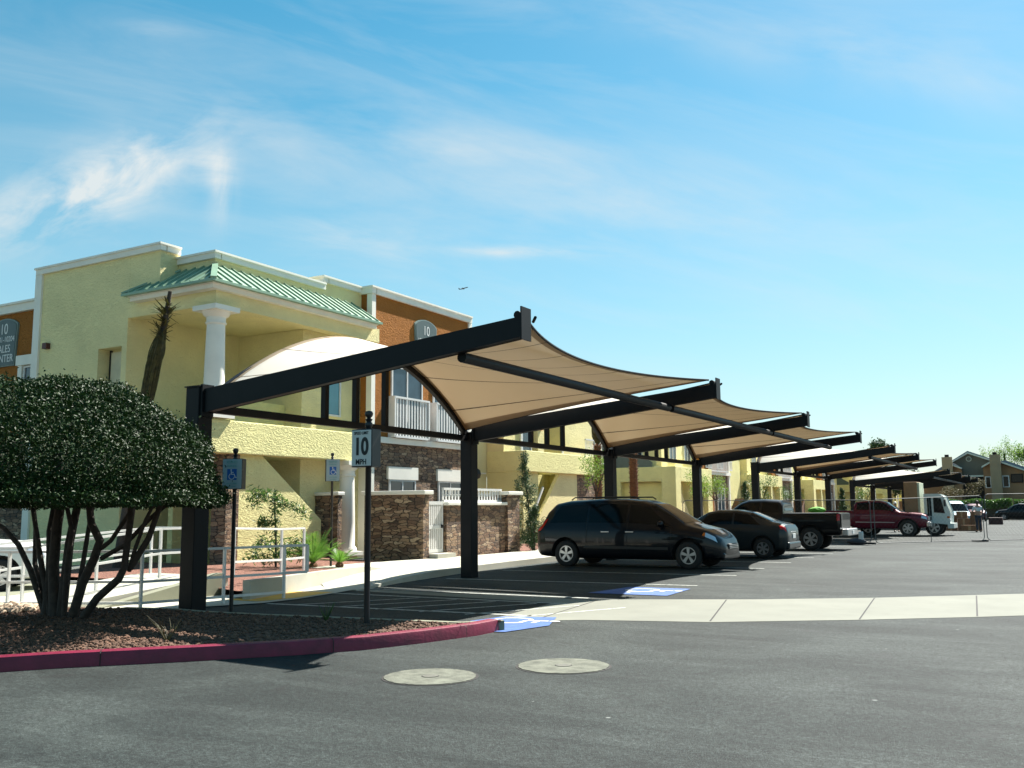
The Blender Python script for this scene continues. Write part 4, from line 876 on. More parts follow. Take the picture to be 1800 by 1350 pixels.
def sedan():
    t = thing('sedan', 'dark grey sedan beside the minivan, tail towards the drive', 'car', (-6.98, 30.0, 0), rz=math.pi)
    t.rotation_euler = (0, 0, math.pi); L = 4.53
    # x = 0 rear bumper
    c = Car([(.2, .40, .70, .72, .66, .58), (.23, .30, .86, .90, .76, .66), (.29, .26, .93, 1.01, .82, .66), (.43, .24, .96, 1.07, .85, .62), (.70, .22, .97, 1.12, .86, .60), (1.0, .21, .97, 1.25, .865, .58), (1.35, .20, .96, 1.40, .87, .56), (1.8, .20, .95, 1.48, .87, .56), (2.4, .20, .94, 1.49, .87, .56), (2.75, .20, .93, 1.42, .87, .56),
             (3.1, .20, .92, 1.22, .865, .60), (3.42, .21, .90, 1.02, .86, .66), (3.9, .22, .84, .93, .83, .66), (4.25, .23, .74, .84, .77, .62), (4.45, .27, .62, .70, .66, .52), (L, .36, .5, .54, .55, .45)])
    c.body(t, GRP, ((.95, .33), (3.60, .33)), .375)
    for sd_ in (-1, 1):
        for x in (.95, 3.60): wheel(t, x, sd_ * .755, .31, .2, sd_, 6)
        c.panel('window', CGLASS, t, (1.02, 1.85, 1.42, 1.85), (6.35, 8.0), sd_); c.panel('window', CGLASS, t, (1.92, 3.05, 1.92, 2.68), (6.35, 8.0), sd_)
        c.panel('tail_light', TAIL, t, (.22, .40, .27, .47), (5.4, 6.8), sd_, .010, 4); c.panel('headlight', LAMP, t, (4.1, 4.40, 4.05, 4.3), (5.2, 6.4), sd_, .01, 4)
        for x in (1.7, 2.6): p = c.S(x, 5.3, sd_, .02); bx('door_handle', GRP, t, x - .1, p[1] - .012, .83, x + .1, p[1] + .012, .86, .006)
        p = c.S(2.95, 6.4, sd_, .08); lump('mirror', GRP, t, (2.98, p[1], 1.0), (.06, .09, .06))
    c.seam(t, (1.12, 1.88, 2.95), 2.8, 6.3)
    c.screen('windscreen', CGLASS, t, 2.78, 3.38, 8.15); c.screen('rear_window', CGLASS, t, .78, 1.36, 8.1)
    bx('rear_bumper', GRP, t, .16, -.74, .28, .34, .74, .50, .05); bx('number_plate', WHITE, t, .18, -.17, .60, .21, .17, .74, .004); bx('bumper_trim', CHROME, t, .2, -.30, .78, .24, .30, .81, .005)
sedan()
BKP = paint('black_truck_paint', (.008, .008, .009), .2); MAR = paint('maroon_truck_paint', (.10, .008, .022), .4)
def pickup(name, label, loc, rz, P_, sc_=1.0, quad=True, chrome=True):
    t = thing(name, label, 'pickup truck', loc, rz=rz)
    # x=0 tailgate
    c = Car([(0, .55, 1.30, 1.32, .93, .88), (.05, .52, 1.31, 1.33, .96, .92), (1.98, .48, 1.30, 1.32, .97, .93), (2.0, .46, 1.27, 1.30, .97, .90), (2.03, .40, 1.27, 1.66, .97, .74), (2.12, .38, 1.27, 1.80, .97, .72), (2.7, .37, 1.26, 1.85, .97, .72), (3.3, .37, 1.25, 1.84, .97, .71), (3.62, .37, 1.24, 1.74, .97, .70), (4.0, .37, 1.22, 1.46, .97, .72),
             (4.28, .38, 1.18, 1.26, .96, .80), (4.8, .40, 1.12, 1.22, .95, .80), (5.3, .42, 1.04, 1.16, .93, .78), (5.5, .45, .98, 1.08, .90, .75), (5.56, .5, .9, .98, .88, .72)])
    c.body(t, P_, ((1.05, .42), (4.62, .42)), .50)
    for sd_ in (-1, 1):
        for x in (1.05, 4.62): wheel(t, x, sd_ * .83, .405, .26, sd_, 6)
        c.panel('window', CGLASS, t, (2.16, 2.78, 2.20, 2.78), (6.35, 8.0), sd_); c.panel('window', CGLASS, t, (2.88, 4.05, 2.88, 3.55), (6.35, 8.0), sd_)
        c.panel('headlight', LAMP, t, (5.28, 5.54, 5.28, 5.52), (4.9, 6.2), sd_, .012, 3); c.panel('tail_light', TAIL, t, (.0, .10, .0, .10), (4.4, 5.9), sd_, .012, 3)
        c.panel('side_moulding', CHROME if chrome else PLASTIC, t, (2.1, 4.0, 2.1, 4.0), (3.4, 3.55), sd_, .012, 8)
        p = c.S(3.85, 6.4, sd_, .14); lump('mirror', PLASTIC, t, (3.9, p[1], 1.38), (.07, .13, .11)); p = c.S(2.95, 5.2, sd_, .02); bx('door_handle', PLASTIC, t, 2.85, p[1] - .015, 1.10, 3.05, p[1] + .015, 1.14, .006)
    c.seam(t, (2.82, 4.08), 2.2, 6.3); c.seam(t, (2.02,), 1.5, 7.5, nm='bed_gap')
    c.screen('windscreen', CGLASS, t, 3.64, 4.22, 8.1)
    b = MB(); b.add([(1.995, -.62, 1.42), (1.995, .62, 1.42), (2.07, .58, 1.72), (2.07, -.58, 1.72)], [(0, 1, 2, 3)]); v0 = b.build('rear_window', CGLASS, t, world=False)
    bx('bed_floor', PLASTIC, t, .1, -.78, 1.322, 1.93, .78, 1.328, 0)
    bx('rear_bumper', CHROME, t, -.26, -.90, .52, -.04, .90, .76, .03); bx('tailgate', P_, t, -.03, -.82, .80, .0, .82, 1.30, .01); bx('number_plate', WHITE, t, -.28, -.16, .58, -.261, .16, .70, 0)
    bx('front_bumper', CHROME, t, 5.50, -.92, .48, 5.72, .92, .74, .05); bx('grille', CHROME, t, 5.52, -.55, .76, 5.62, .55, 1.02, .02); bx('grille_insert', PLASTIC, t, 5.61, -.50, .80, 5.635, .50, .98, .01)
    return t
pickup('pickup_truck', 'black pickup truck with chrome rear bumper, tail towards the drive', (-6.78, 36.1, 0), math.pi, BKP)
pickup('pickup_truck', 'maroon pickup truck facing the drive behind the wire fence panels', (-11.35, 53.0, 0), 0, MAR)
lump_t = thing('truck_bed_load', 'bright green bundle lying behind the bed of the black pickup', 'bundle', (-8.0, 37.2, 1.32))
MB().ico((-8.0, 37.2, 1.42), .25, 2, .12, sz=(1.3, .8, .5)).build('bundle', mat('lime_green_cloth', (.12, .35, .03), .8), lump_t)
# white cab-over truck with a tan load body
WTP = paint('white_truck_paint', (.62, .66, .62), 0); TANP = mat('tan_board', (.30, .185, .10), .8, .15, 3)
t = thing('box_truck', 'white cab over truck with a tall tan board load behind the cab', 'truck', (-6.9, 54.4, 0))
def tb(n, m, *q, bev=.02): return MB().box(*[a + o for a, o in zip(q, (-6.9, 54.4, 0, -6.9, 54.4, 0))]).build(n, m, t, bevel=bev)
b = MB(); ox = -6.9
b.prism([(ox + .9, .75), (ox + 1.98, .62), (ox + 2.02, 1.15), (ox + 1.75, 2.0), (ox + 1.5, 2.1), (ox + .9, 2.1)], 'y', 53.35, 55.3); b.build('cab', WTP, t, bevel=.05)
b = MB(); b.prism([(ox + 1.3, 1.2), (ox + 1.82, 1.15), (ox + 1.66, 1.92), (ox + 1.3, 1.95)], 'y', 53.335, 53.349); b.build('window', CGLASS, t)
b = MB(); b.prism([(ox + 1.0, 1.0), (ox + 1.2, 1.0), (ox + 1.2, 1.95), (ox + 1.0, 1.95)], 'y', 53.335, 53.349); b.build('window', CGLASS, t)
b = MB(); b.add([(ox + 2.025, 53.5, 1.2), (ox + 2.025, 55.15, 1.2), (ox + 1.785, 55.15, 1.96), (ox + 1.785, 53.5, 1.96)], [(0, 1, 2, 3)]); b.build('windscreen', CGLASS, t)
tb('bumper', WTP, 1.9, -1.0, .38, 2.2, .85, .64); tb('headlight', LAMP, 1.98, -.95, .72, 2.06, -.7, .88); tb('indicator', AMBER, 1.9, -1.07, .9, 2.03, -1.04, 1.0); tb('chassis', PLASTIC, -2.5, -.5, .45, 1.9, .4, .65); tb('mirror', PLASTIC, 1.8, -1.25, 1.5, 1.9, -1.1, 1.85)
tb('load_body', TANP, -.1, -.95, .7, .55, .85, 2.78); tb('load_end', mat('pale_board', (.42, .46, .34), .7), .55, -.95, .9, .66, .85, 2.74); tb('deck', PLASTIC, -3.2, -.95, .62, .9, .85, .72)
for x in (-2.0, 1.25):
    for sd_ in (-1, 1):
        w_ = wheel(t, x, sd_ * .78 , .42, .26, sd_, 5)
# white car on the left behind the railings, facing the drive
WHP = paint('white_car_paint', (.72, .74, .72), 0)
t = thing('white_car', 'white sedan at the left edge behind the railings, under the round tree', 'car', (-21.6, 9.2, 0), rz=R_(54))
c = Car([(0, .40, .72, .74, .66, .58), (.14, .26, .95, 1.03, .82, .66), (.7, .22, .98, 1.12, .87, .62), (1.35, .20, .97, 1.40, .88, .58), (1.8, .20, .96, 1.50, .88, .58), (2.5, .20, .95, 1.50, .88, .58), (2.9, .20, .94, 1.38, .88, .60), (3.35, .21, .94, 1.12, .87, .68), (3.6, .22, .92, 1.03, .86, .70), (4.1, .22, .88, .99, .84, .68), (4.45, .24, .80, .91, .78, .62), (4.62, .28, .66, .76, .68, .52), (4.7, .36, .52, .56, .58, .45)])
c.body(t, WHP, ((.95, .34), (3.72, .34)), .39)
for sd_ in (-1, 1):
    for x in (.95, 3.72): wheel(t, x, sd_ * .77, .325, .2, sd_, 5)
    c.panel('window', CGLASS, t, (1.05, 1.9, 1.42, 1.9), (6.35, 8.0), sd_); c.panel('window', CGLASS, t, (2.0, 3.15, 2.0, 2.75), (6.35, 8.0), sd_); c.panel('headlight', LAMP, t, (4.22, 4.55, 4.2, 4.5), (5.2, 6.4), sd_, .01, 4)
    p = c.S(3.05, 6.4, sd_, .08); lump('mirror', WHP, t, (3.08, p[1], 1.02), (.06, .09, .06))
c.screen('windscreen', CGLASS, t, 2.85, 3.33, 8.15); c.seam(t, (1.95, 3.2), 2.8, 6.3)
# far vehicles
LBP = paint('light_blue_paint', (.25, .38, .45), .1); DRP = paint('dark_red_paint', (.07, .012, .02), .3)
def small_car(loc, P_, label, rz, h=1.0, cat='car'):
    t = thing('parked_car', label, cat, loc, rz=rz)
    c = Car([(0, .40, .72, .74, .66, .58), (.14, .26, .95, 1.0, .82, .66), (.4, .22, 1.0, 1.45 * h, .87, .62), (.8, .20, 1.0, 1.62 * h, .88, .62), (2.2, .20, .98, 1.66 * h, .88, .62), (2.7, .20, .96, 1.5 * h, .88, .62), (3.3, .21, .94, 1.10, .87, .68), (4.1, .22, .88, .99, .84, .68), (4.4, .28, .70, .80, .70, .55), (4.5, .36, .52, .56, .58, .45)])
    c.body(t, P_, ((.9, .34), (3.6, .34)), .39, 40)
    for sd_ in (-1, 1):
        for x in (.9, 3.6): wheel(t, x, sd_ * .77, .325, .2, sd_, 5)
        c.panel('window', CGLASS, t, (.45, 1.6, .75, 1.6), (6.35, 8.0), sd_, k=3); c.panel('window', CGLASS, t, (1.7, 3.05, 1.7, 2.65), (6.35, 8.0), sd_, k=3); c.panel('headlight', LAMP, t, (4.1, 4.35, 4.1, 4.3), (5.2, 6.4), sd_, .01, 3)
    c.screen('windscreen', CGLASS, t, 2.72, 3.28, 8.15); c.screen('rear_window', CGLASS, t, .2, .42, 8.2)
    return t
small_car((-7.4, 78.5, 0), LBP, 'light blue van like car parked beyond the cardboard boxes', R_(-70), 1.12)
small_car((-7.6, 104.0, 0), DRP, 'dark red hatchback farthest away beside the hedge at the right', R_(-78))
small_car((-10.5, 84, 0), paint('silver_blue_paint', (.30, .36, .42), .4), 'silver car behind the light blue car, roof just showing', R_(0))

# ---------------------------------------------------------------- vegetation
def leaf_mesh(name, P, Nn, L, W, m, parent, curl=.25, spread=.9):
    """many small folded leaves; P world positions, Nn preferred outward directions"""
    n = len(P); d = Nn * (1 - spread) + rng.normal(size=(n, 3)) * spread; d /= np.linalg.norm(d, axis=1)[:, None] + 1e-9
    t = rng.normal(size=(n, 3)); t -= d * (t * d).sum(1)[:, None]; t /= np.linalg.norm(t, axis=1)[:, None] + 1e-9; s_ = np.cross(d, t)
    l = L * rng.uniform(.6, 1.25, n)[:, None]; w_ = W * rng.uniform(.7, 1.2, n)[:, None]; c_ = d * curl * w_
    off = np.zeros(3); q = parent
    while q: off += np.array(q.location); q = q.parent
    P = P - off
    V = np.stack([P - t * l / 2, P + s_ * w_ / 2 + c_, P + t * l / 2, P - s_ * w_ / 2 + c_], 1).reshape(-1, 3)
    F = np.arange(4 * n).reshape(n, 4); T = np.concatenate([F[:, [0, 1, 2]], F[:, [0, 2, 3]]])
    me = bpy.data.meshes.new(name); me.vertices.add(4 * n); me.vertices.foreach_set('co', V.ravel()); me.loops.add(T.size); me.loops.foreach_set('vertex_index', T.ravel().astype(np.int32))
    me.polygons.add(len(T)); me.polygons.foreach_set('loop_start', np.arange(0, T.size, 3, dtype=np.int32)); me.materials.append(m); me.update(calc_edges=True)
    o = bpy.data.objects.new(name, me); C.objects.link(o)
    if parent: o.parent = parent
    return o
def blob_points(n, c_, rad, shell=.35, lump=.12):
    u = rng.normal(size=(n, 3)); u /= np.linalg.norm(u, axis=1)[:, None]
    r = 1 - shell * rng.random(n) ** 1.5
    lf = 1 + lump * (np.sin(u[:, 0] * 7 + c_[0]) * np.cos(u[:, 1] * 6 + c_[1]) + .6 * np.sin(u[:, 2] * 11 + u[:, 0] * 5))
    return np.array(c_) + u * (r * lf)[:, None] * np.array(rad), u
# round clipped multi-stem tree
t = thing('round_tree', 'large dark green tree clipped to a dome on many bare stems, in the gravel island', 'tree', (-12.1, 8.7, .12))
n = 185000; u = rng.normal(size=(n, 3)); u /= np.linalg.norm(u, axis=1)[:, None]; u = u[u[:, 2] > -.10]
lump = 1 + .026 * (np.sin(u[:, 0] * 13 + 1) * np.cos(u[:, 1] * 11) + np.sin(u[:, 2] * 17 + u[:, 0] * 9)) + .008 * np.sin(u[:, 0] * 41) * np.sin(u[:, 1] * 37)
rr = (1 - .26 * rng.random(len(u)) ** 1.8) * lump * (1 + .012 * rng.normal(size=len(u)))
stray = rng.random(len(u)) < .012; rr = rr * np.where(stray, 1.03 + .07 * rng.random(len(u)), 1); VD = np.array([.815, -.58, 0]); Q = u * rr[:, None] * np.array([2.2, 2.2, 1.84]); Q = Q + VD * (Q @ VD)[:, None] * .2; P = np.array([-11.66, 8.0, 1.56]) + Q; P[:, 2] = np.maximum(P[:, 2], 1.66 + .14 * rng.random(len(P)) + .05 * np.sin(P[:, 0] * 5) * np.cos(P[:, 1] * 6))
leaf_mesh('crown', P, u, .052, .025, LEAFD, t, spread=.66)

n2 = 26000; a = rng.random(n2) * 2 * math.pi; q = np.sqrt(rng.random(n2)); P = np.stack([-11.7 + q * 2.12 * np.cos(a), 7.93 + q * 2.12 * np.sin(a), 1.66 + .4 * rng.random(n2)], 1)
leaf_mesh('under_leaves', P, np.tile([0, 0, -1.0], (n2, 1)), .075, .036, LEAFD, t, spread=.85)
def px2w(x, y, dy=0): return (-13.86 + x * .01191, 8.65 + dy + (x - 130) * .0, .12 + (1090 - y) * .00795)
stems = [([(98, 1090), (72, 1010), (50, 965), (20, 935), (-25, 905), (-60, 860)], .045, -.2), ([(108, 1090), (85, 1010), (72, 960), (50, 900), (30, 830)], .045, .15), ([(100, 1090), (95, 1020), (82, 940), (80, 860)], .05, .3),
         ([(120, 1090), (108, 1000), (112, 930), (118, 880), (108, 800)], .085, 0), ([(128, 1092), (130, 1020), (126, 960), (132, 900), (150, 800)], .075, .2), ([(115, 900), (98, 885), (85, 860)], .04, 0), ([(135, 1090), (141, 1000), (148, 940), (137, 880), (132, 840)], .04, -.15),
         ([(150, 1090), (155, 1010), (158, 940), (158, 860)], .04, .25), ([(150, 1092), (168, 1030), (190, 985), (200, 955), (182, 925), (178, 890), (196, 850)], .07, -.1), ([(198, 968), (215, 955), (250, 905), (270, 870)], .035, -.1), ([(200, 985), (238, 962), (282, 915), (320, 880), (335, 860)], .035, 0),
         ([(168, 1092), (200, 1052), (240, 1018), (250, 1000), (262, 930), (268, 880)], .06, -.25), ([(250, 1000), (280, 950), (305, 890), (320, 860)], .045, -.2), ([(248, 1005), (262, 970), (290, 920), (318, 880)], .03, -.35), ([(110, 1090), (60, 1000), (40, 930), (10, 850)], .04, .5)]
for pts, r, dy in stems:
    k = len(pts); MB().tube([px2w(x, y, dy * i / k + random.uniform(-.02, .02)) for i, (x, y) in enumerate(pts)], [r * (1 - .45 * i / k) for i in range(k)], 9).build('stem', BARK, t, smooth=60)
# tall palm with fronds tied up
t = thing('palm_tree', 'tall palm with its dead fronds tied up in a bundle before the porch', 'palm tree', (-21.3, 16.6, .15))
axis = [(-21.35, 16.6, .1), (-21.0, 16.6, 2.2), (-20.62, 16.6, 4.2), (-20.35, 16.6, 5.4), (-20.02, 16.6, 6.4), (-19.9, 16.6, 6.95), (-19.83, 16.6, 7.32)]
MB().tube(axis, [.19, .16, .13, .11, .08, .06, .05], 12).build('trunk', BARK, t, smooth=60)
b = MB()
for i in range(230):
    a = random.uniform(0, 2 * math.pi); z0_ = random.uniform(3.9, 5.3); f0 = random.uniform(5.9, 6.35)
    def ax(z): return np.array([np.interp(z, [p[2] for p in axis], [p[0] for p in axis]), 16.6, z])
    w0 = random.uniform(.02, .15); pts = []
    for k in range(7):
        z = f0 + (z0_ - f0) * k / 6; ww = .05 + w0 * math.sin(math.pi * min(1, .1 + k / 6 * .75)); c_ = ax(z); pts.append((c_[0] + ww * math.cos(a), c_[1] + ww * math.sin(a), z))
    b.tube(pts, [.006, .012, .014, .014, .012, .008, .003], 4)
b.build('tied_fronds', LEAFDRY, t)
b = MB()
for i in range(150):
    a = random.uniform(0, 2 * math.pi); z = random.uniform(6.05, 7.0); c_ = ax(z); L_ = random.uniform(.10, .38) * (1.2 if z < 6.8 else .6); up = random.uniform(-.5, .9)
    d = Vector((math.cos(a), math.sin(a), up)).normalized(); p0 = Vector(c_) + d * .06; p1 = p0 + d * L_; s_ = d.cross(Vector((0, 0, 1))).normalized() * random.uniform(.015, .05)
    b.add([p0 - s_, p0 + s_, p1 + s_ * .3, p1 - s_ * .3], [(0, 1, 2, 3)])
b.build('crown', LEAFDRY, t)
# young spindly tree
t = thing('young_tree', 'young spindly tree with wispy green branches against the yellow stair wall', 'tree', (-17.55, 18.3, .15))
MB().tube([(-17.5, 18.3, .1), (-17.52, 18.3, .9), (-17.58, 18.3, 1.6), (-17.6, 18.3, 2.15)], [.03, .026, .018, .008], 8).build('trunk', BARK, t)
segs = [((-17.58, 1.85), (-18.1, 2.0), (-18.6, 1.75)), ((-17.58, 1.75), (-17.1, 1.72), (-16.7, 1.5)), ((-17.5, .45), (-18.2, .85), (-18.5, .6)), ((-17.5, .45), (-16.9, .85), (-16.5, .7)), ((-17.5, .3), (-17.9, .5), (-18.3, .35)), ((-17.5, .3), (-17.1, .6), (-16.6, .4)), ((-17.56, 1.2), (-17.7, 1.35), (-17.8, 1.3)), ((-18.1, 2.0), (-18.45, 2.1), (-18.75, 1.95))]
b = MB(); PP = []
for sg in segs:
    yy = 18.3 + random.uniform(-.3, .3); b.tube([(x, 18.3 + (yy - 18.3) * i / 2, z) for i, (x, z) in enumerate(sg)], [.012, .008, .004], 5)
    for i in range(170):
        f = random.random() * 1.99; k = int(f); f -= k; x = sg[k][0] + (sg[k + 1][0] - sg[k][0]) * f; z = sg[k][1] + (sg[k + 1][1] - sg[k][1]) * f
        PP.append((x + random.gauss(0, .07), yy + random.gauss(0, .1), z + random.gauss(-.03, .08)))
for i in range(420): z = random.uniform(.25, 2.1); PP.append((-17.55 + random.gauss(0, .05 + .14 * (z < .9)), 18.3 + random.gauss(0, .1), z))
b.build('branch', BARK, t); PP = np.array(PP); leaf_mesh('foliage', PP, np.tile([0, -.3, 1.0], (len(PP), 1)), .16, .034, LEAFM, t)
# sago palm clump
def sago(x, y, z, h, label, n=26, m=LEAFX, name='palm_shrub'):
    t = thing(name, label, 'palm', (x, y, z)); b = MB()
    for i in range(n):
        a = 2 * math.pi * i / n + random.uniform(-.2, .2); el = random.uniform(.5, 1.35); L_ = h * random.uniform(.75, 1.15); pts = []
        for k in range(9):
            f = k / 8; rad_ = L_ * f * math.cos(el) * (1 + .25 * f); zz_ = L_ * (f * math.sin(el) - .35 * f * f * math.cos(el)); pts.append(Vector((x + rad_ * math.cos(a), y + rad_ * math.sin(a), z + zz_ + .08)))
        b.tube(pts, [.008] * 8 + [.003], 4); sd = Vector((-math.sin(a), math.cos(a), 0))
        for k in range(1, 8):
            for g_ in range(3):
                p = pts[k].lerp(pts[min(k + 1, 8)], g_ / 3); d = (pts[min(k + 1, 8)] - pts[k]).normalized(); l_ = .20 * h * math.sin(math.pi * (.15 + .8 * (k + g_ / 3) / 8)) + .02
                for s_ in (-1, 1): e = p + (sd * s_ + d * .6 + Vector((0, 0, .15))) * l_; b.add([p, p + d * .016, e], [(0, 1, 2)])
    b.build('fronds', m, t); MB().lathe(x, y, [(.09, z - .03), (.11, z + .05), (.06, z + .12), (.01, z + .15)], 8).build('stem', BARKP, t); return t
sago(-16.6, 18.7, .15, 1.0, 'bushy bright green palm shrub beside the second accessible parking sign', 30)
sago(-15.95, 18.95, .15, .55, 'small fresh palm shrub at the foot of the white column', 14)
def cypress(x, y, z, h, w_, label, n, m=LEAFC, lean=0, twist=True, ls=.07):
    t = thing('cypress', label, 'shrub', (x, y, z)); MB().tube([(x, y, z - .03), (x + lean * .5, y, z + h * .5), (x + lean, y, z + h * .95)], [.035, .025, .008], 6).build('trunk', BARK, t)
    PP = []; 
    for k in range(int(16 * h)):
        f = (k / (16 * h)) ** 1.05; a = random.uniform(0, 6.28); L_ = w_ * (1.05 - f) * random.uniform(.35, 1.2) + .06; z0_ = z + h * f
        for i in range(int(n / (16 * h))):
            g_ = random.random(); PP.append((x + lean * f + L_ * g_ * math.cos(a) + random.gauss(0, .05), y + L_ * g_ * math.sin(a) + random.gauss(0, .05), z0_ + L_ * g_ * .8 + random.gauss(0, .05)))
    PP = np.array(PP); leaf_mesh('foliage', PP, np.tile([0, 0, 1.0], (len(PP), 1)), ls, ls * .4, m, t); return t
cypress(-16.0, 29.3, .12, 3.4, .55, 'tall twisted dark juniper at the corner pillar of the stone patio wall', 5200, lean=-.35)
cypress(-15.75, 28.95, .12, 1.5, .5, 'low dark juniper clump behind the minivan tail', 3000)
cypress(-16.75, 29.6, .12, 2.5, .25, 'short thin juniper tip just left of the tall twisted juniper', 1500)
cypress(-17.9, 62, .12, 3.1, .62, 'cone shaped dark shrub in front of the second building', 3500, ls=.12)
cypress(-14.3, 75.5, .0, 2.9, .55, 'cone shaped dark cypress seen above the black pickup tailgate', 3500, ls=.13)
def small_tree(x, y, z, h, cr, label, n, m, kind='small_tree', ls=.09, tr=.05, lean=0):
    t = thing(kind, label, 'tree', (x, y, z)); th_ = h * .55
    MB().tube([(x, y, z - .05), (x + lean * .5, y, z + th_ * .5), (x + lean, y, z + th_)], [tr, tr * .8, tr * .6], 8).build('trunk', BARK, t)
    PP = []; NN = []; b = MB()
    for k in range(9):
        a = random.uniform(0, 6.28); rr_ = cr * random.uniform(.2, .75); c_ = np.array([x + lean + rr_ * math.cos(a), y + rr_ * math.sin(a), z + th_ + (h - th_) * random.uniform(.1, .85)])
        b.tube([(x + lean, y, z + th_ * .9), tuple((np.array([x + lean, y, z + th_]) + c_) / 2 + [0, 0, -.05]), tuple(c_)], [tr * .5, tr * .3, tr * .12], 5)
        p, u_ = blob_points(n // 9, c_, [cr * .42, cr * .42, (h - th_) * .28], .7, .2); PP.append(p); NN.append(u_)
    b.build('branches', BARK, t); leaf_mesh('crown', np.concatenate(PP), np.concatenate(NN), ls, ls * .45, m, t); return t
small_tree(-16.9, 36.6, .12, 3.9, .95, 'wispy light green tree in front of the second stair block', 1500, LEAFL)
small_tree(-13.6, 50, .1, 3.2, .9, 'thin young tree with sparse leaves between the canopy posts', 1300, LEAFM)
small_tree(-18.6, 58, .1, 3.6, 1.0, 'small leafy tree beside the orange bay of the second building', 1700, LEAFL)
small_tree(-18.3, 75, .1, 3.6, 1.1, 'small tree with grey green crown before the third building', 1800, LEAFM)
small_tree(-12.7, 76, .1, 3.0, .9, 'small palm like tree behind the first post of the farthest canopy', 1500, LEAFM)
small_tree(-16.3, 48.5, .1, 3.3, .9, 'slender light green tree by the pale yellow wall', 1300, LEAFL)
def palm_trunk(x, y, h, r, label):
    t = thing('palm_tree', label, 'palm tree', (x, y, .1)); b = MB()
    b.tube([(x, y, .05), (x, y, h)], [r, r * .9], 12)
    for k in range(int(h * 9)):
        z = .2 + k / 9
        for j in range(7): a = j / 7 * 6.28 + k * .5; d = Vector((math.cos(a), math.sin(a), .9)); p = Vector((x + r * .92 * math.cos(a), y + r * .92 * math.sin(a), z)); s_ = Vector((-math.sin(a), math.cos(a), 0)) * r * .32; b.add([p - s_, p + s_, p + d * .09 + s_ * .5, p + d * .09 - s_ * .5], [(0, 1, 2, 3)])
    b.build('trunk', BARKP, t); b = MB()
    for i in range(60):
        a = random.uniform(0, 6.28); p = Vector((x, y, h)); q_ = p + Vector((math.cos(a) * .25, math.sin(a) * .25, random.uniform(.6, 1.8))); b.tube([p, (p + q_) / 2 + Vector((math.cos(a) * .1, math.sin(a) * .1, 0)), q_], [.02, .015, .004], 4)
    b.build('tied_fronds', LEAFDRY, t)
palm_trunk(-17.45, 38, 4.3, .17, 'palm trunk left of the second canopy post, in front of the balcony rail')
palm_trunk(-19.1, 46, 4.3, .22, 'rough brown palm trunk against the plain yellow wall above the minivan roof')
# background trees
def far_tree(x, y, h, cr, label, m, n, ls, th_=.4, den=1):
    t = thing('background_tree', label, 'tree', (x, y, 0)); MB().tube([(x, y, 0), (x, y, h * .75)], [h * .03, h * .012], 7).build('trunk', BARK, t); PP = []; NN = []
    for k in range(11):
        a = random.uniform(0, 6.28); f = random.random(); rr_ = cr * (1 - .5 * f) * random.random() ** .5; c_ = [x + rr_ * math.cos(a), y + rr_ * math.sin(a), h * (th_ + (1 - th_ - .08) * f)]
        p, u_ = blob_points(n // 11, c_, [cr * .36, cr * .36, h * .13], .8, .25); PP.append(p); NN.append(u_)
    leaf_mesh('crown', np.concatenate(PP), np.concatenate(NN), ls, ls * .5, m, t)
far_tree(-20.3, 138, 10.3, 2.2, 'dark round tree top rising behind the gable roof, above the second canopy tips', LEAFC, 11000, .34)
far_tree(-22.6, 140, 9.6, 1.0, 'narrow dark tree tip just left of the round tree top', LEAFC, 1800, .3)
far_tree(-16.6, 138, 8.4, 1.6, 'lower dark tree at the tips of the second canopy', LEAFC, 8000, .32)
far_tree(-9.4, 230, 16.6, 3.0, 'bare pale green tree rising left of the other behind the brown house', LEAFL, 2600, .30)
far_tree(-5.5, 228, 17.6, 3.6, 'tall pale green spring tree behind the brown house at the right edge', LEAFL, 3800, .32)
far_tree(-13, 235, 14.5, 2.4, 'low pale green tree beside the right chimney of the brown house', LEAFL, 1800, .3)
for i, (x0, x1) in enumerate(((-10.5, -4.2), (-4.0, 5))):
    h_ = thing('hedge', ['clipped green hedge behind the light blue car', 'clipped green hedge at the right edge above the dark wall'][i], 'hedge', ((x0 + x1) / 2, 112, 1))
    n = int((x1 - x0) * 900); P = np.stack([rng.uniform(x0, x1, n), rng.uniform(111.3, 112.8, n), 1.15 + .95 * rng.random(n) ** .6], 1); P[:, 2] += .08 * np.sin(P[:, 0] * 2.3)
    leaf_mesh('foliage', P, np.tile([0, -.3, 1.0], (n, 1)), .22, .11, LEAFM, h_)
    MB().tube([(x0, 112, .1), (x1, 112, .5)], .2, 6).build('stems', BARK, h_)
tag(MB().box(-11, 113, 0, 8, 113.3, 1.35).build('boundary_wall', mat('dark_block_wall', (.09, .085, .07), .9, .3, 1.5)), 'dark block wall under the hedge at the far end of the lot', 'wall')
bs = thing('dry_twig', 'small dry twiggy weed in the gravel island', 'plant', (-8.9, 7.6, .12)); b = MB()
for i in range(22): a = random.uniform(0, 6.28); L_ = random.uniform(.1, .3); b.tube([(-8.9, 7.6, .1), (-8.9 + L_ * .4 * math.cos(a), 7.6 + L_ * .4 * math.sin(a), .12 + L_ * .6), (-8.9 + L_ * .8 * math.cos(a + .3), 7.6 + L_ * .8 * math.sin(a + .3), .12 + L_)], [.004, .003, .002], 4)
b.build('twigs', LEAFDRY, bs)
bs = thing('dry_twig', 'small green weed beside the speed limit post', 'plant', (-8.55, 9.9, .12)); b = MB()
for i in range(30): a = random.uniform(0, 6.28); L_ = random.uniform(.08, .25); b.tube([(-8.55, 9.9, .1), (-8.55 + L_ * .5 * math.cos(a), 9.9 + L_ * .5 * math.sin(a), .12 + L_)], [.005, .002], 4)
b.build('twigs', LEAFM, bs)

